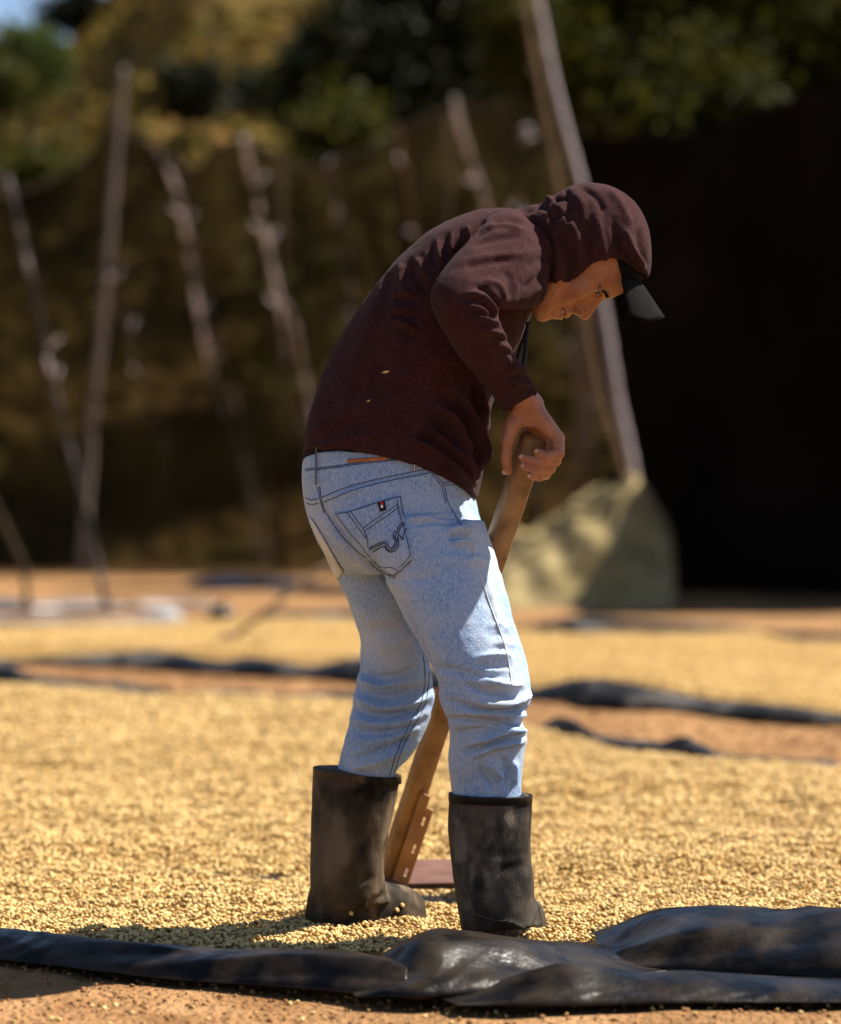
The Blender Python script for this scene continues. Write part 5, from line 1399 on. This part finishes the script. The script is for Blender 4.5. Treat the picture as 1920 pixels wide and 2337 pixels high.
# beans resting on the left boot
lbv = BVHTree.FromPolygons(lb[1].tolist(), lb[2])
for (q, lab) in (((801, 2084), 'single pale bean stuck to the heel side of the left boot'), ((906, 2077), 'pale bean caught on the toe of the left boot'), ((918, 2066), 'small bean lying on top of the left boot toe')):
    h = hits(lbv, [q], 0.002)
    if h: put_bean(h[0][0], 0.0062, (1.2, 0.4, 0.8), lab)

# =================================================================== THE TOOL
tl = thing('wooden_rake', 'wooden drying rake with rusty slotted bracket and red brown board, held upright by the man', 'rake', (-0.05, 6.05, 0.03))
T0, T1 = P(1218, 1000, 5.428), P(884, 2004, 6.07)
ax = (T1 - T0).normalized()
sx = ax.cross(Vector((0, 1, 0))); sx.normalize()
if sx.x < 0: sx = -sx
nx_ = ax.cross(sx).normalized()
if nx_.y > 0: nx_ = -nx_
a = math.radians(24)
e1 = sx * math.cos(a) - nx_ * math.sin(a) * 1.0
e2 = nx_ * math.cos(a) + sx * math.sin(a)
w, dpt, bv_ = 0.0225, 0.018, 0.004
sect = [(-w + bv_, -dpt), (w - bv_, -dpt), (w, -dpt + bv_), (w, dpt - bv_), (w - bv_, dpt), (-w + bv_, dpt), (-w, dpt - bv_), (-w, -dpt + bv_)]
rings = []
for t, k in ((-.004, .80), (.0, .92), (.008, 1.0), (.05, 1.0), (.12, 1.02), (.3, 1.02), (.6, 1.0), (.9, 1.0), (1.15, 1.0), (1.0e9, 1.0)):
    p = T0 + ax * t if t < 100 else T1
    rings.append([p + e1 * (x_ * k) + e2 * (y_ * k) for x_, y_ in sect])
# finer along the length, a little uneven
rr = catmull(np.array([[tuple(q) for q in r] for r in rings]).reshape(len(rings), -1), 8).reshape(-1, 8, 3)
hv, hf = rings_mesh(rr)
hv = np.array(hv)
hv += np.stack([fbm(hv[:, 0] * 40, hv[:, 1] * 10, hv[:, 2] * 9, 3, 5 + i) for i in range(3)], 1) * 0.0011
part('handle', hv, hf, M['wood'], tl, smooth=True)
# slotted angle bracket on the near right side
br = MB()
L_ = 0.275
o0 = T1 - ax * L_ + sx * 0.012 + nx_ * 0.024
bx_, by_ = (sx * 0.96 + nx_ * 0.28).normalized(), ax
nn = bx_.cross(by_).normalized()
if nn.y > 0: nn = -nn
W_ = 0.036
def cell(u0, u1, v0, v1):
    c_ = o0 + bx_ * ((u0 + u1) / 2) + by_ * ((v0 + v1) / 2)
    br.box(c_, bx_ * ((u1 - u0) / 2), by_ * ((v1 - v0) / 2), nn * 0.0016)
cell(0, 0.020, 0, L_)
cell(0.026, W_, 0.03, L_)
vv = 0.03
for s0 in (0.055, 0.135, 0.205):
    cell(0.020, 0.026, vv, s0)
    vv = s0 + 0.024
cell(0.020, 0.026, vv, L_)
br.box(o0 + by_ * (L_ / 2) - nn * 0.012, bx_ * 0.0016, by_ * (L_ / 2), nn * 0.0135)
br.build('bracket', M['rust'], tl, smooth=False)
for q in (0.235, 0.262):
    part('bolt', *ball(o0 + bx_ * 0.014 + by_ * q + nn * 0.002, (0.006, 0.006, 0.0035), (bx_, by_, nn), 10), M['rust'], tl)
# board across the foot
bc = Vector((0.03, 6.07, 0.052))
bxv, byv = Vector((1, 0.10, 0)).normalized(), Vector((0, -0.80, -0.6)).normalized()
bd = MB()
nz_ = bxv.cross(byv).normalized()
for i in range(1):
    bd.box(bc, bxv * 0.19, byv * 0.038, nz_ * 0.009)
o = bd.build('board', M['redboard'], tl, smooth=False)
bvm = o.modifiers.new('edge', 'BEVEL'); bvm.width = 0.002; bvm.segments = 2

# a second rake standing in the far bed
rk = thing('wooden_rake', 'thin handled rake leaning with its head in the far bean bed', 'rake', (P(525, 1468, gd(1470)).x, gd(1470), 0.04))
d0 = gd(1474)
p0, p1 = P(522, 1462, d0), P(905, 1172, d0 + 0.9)
MB().tube([p0, p0.lerp(p1, .33) + Vector((0, 0, .01)), p0.lerp(p1, .66), p1], [.020, .018, .017, .016], 8).build('handle', M['pole_brown'], rk)
hb = MB()
hb.box(p0 + Vector((0.0, -.01, -0.01)), Vector((.028, 0.02, 0.0)), Vector((-.03, .16, 0)), Vector((.0, 0, .055)))
hb.build('head', M['redboard'], rk, smooth=False)
# a low prop under the rake's handle end (behind the man's legs)
pr_ = P(860, 1206, d0 + 0.79)
pp = thing('forked_stake', 'short forked stake in the far bed carrying the rake handle behind the man', 'stake', (pr_.x, pr_.y, 0))
MB().tube([(pr_.x, pr_.y, -.05), (pr_.x + .01, pr_.y, pr_.z * .5), (pr_.x, pr_.y, pr_.z - .05)], .022, 8).build('shaft', M['pole_brown'], pp)
for s in (-1, 1):
    MB().tube([(pr_.x, pr_.y, pr_.z - .06), (pr_.x, pr_.y + s * .035, pr_.z), (pr_.x, pr_.y + s * .05, pr_.z + .06)], .012, 6).build('fork_prong', M['pole_brown'], pp)
# a small black plastic bag at the back of the far bed
bp_ = P(505, 1418, gd(1424))
bgv, bgf = ball(bp_ + Vector((0, 0, .03)), (.11, .09, .085), n=20)
bgv = [q + Vector((0.02 * float(vnoise(q.x * 14, q.y * 14, q.z * 14, 3)), 0, 0.018 * float(vnoise(q.x * 11, q.y * 11, q.z * 16, 4)))) for q in bgv]
bag = thing('plastic_bag', 'small knotted black plastic bag behind the far bean bed', 'bag', (bp_.x, bp_.y, 0))
part('sack', bgv, bgf, M['plastic'], bag)
MB().tube([bp_ + Vector((0, 0, .10)), bp_ + Vector((.01, 0, .125)), bp_ + Vector((.035, 0, .15))], [.03, .012, .03], 8).build('knot', M['plastic'], bag)
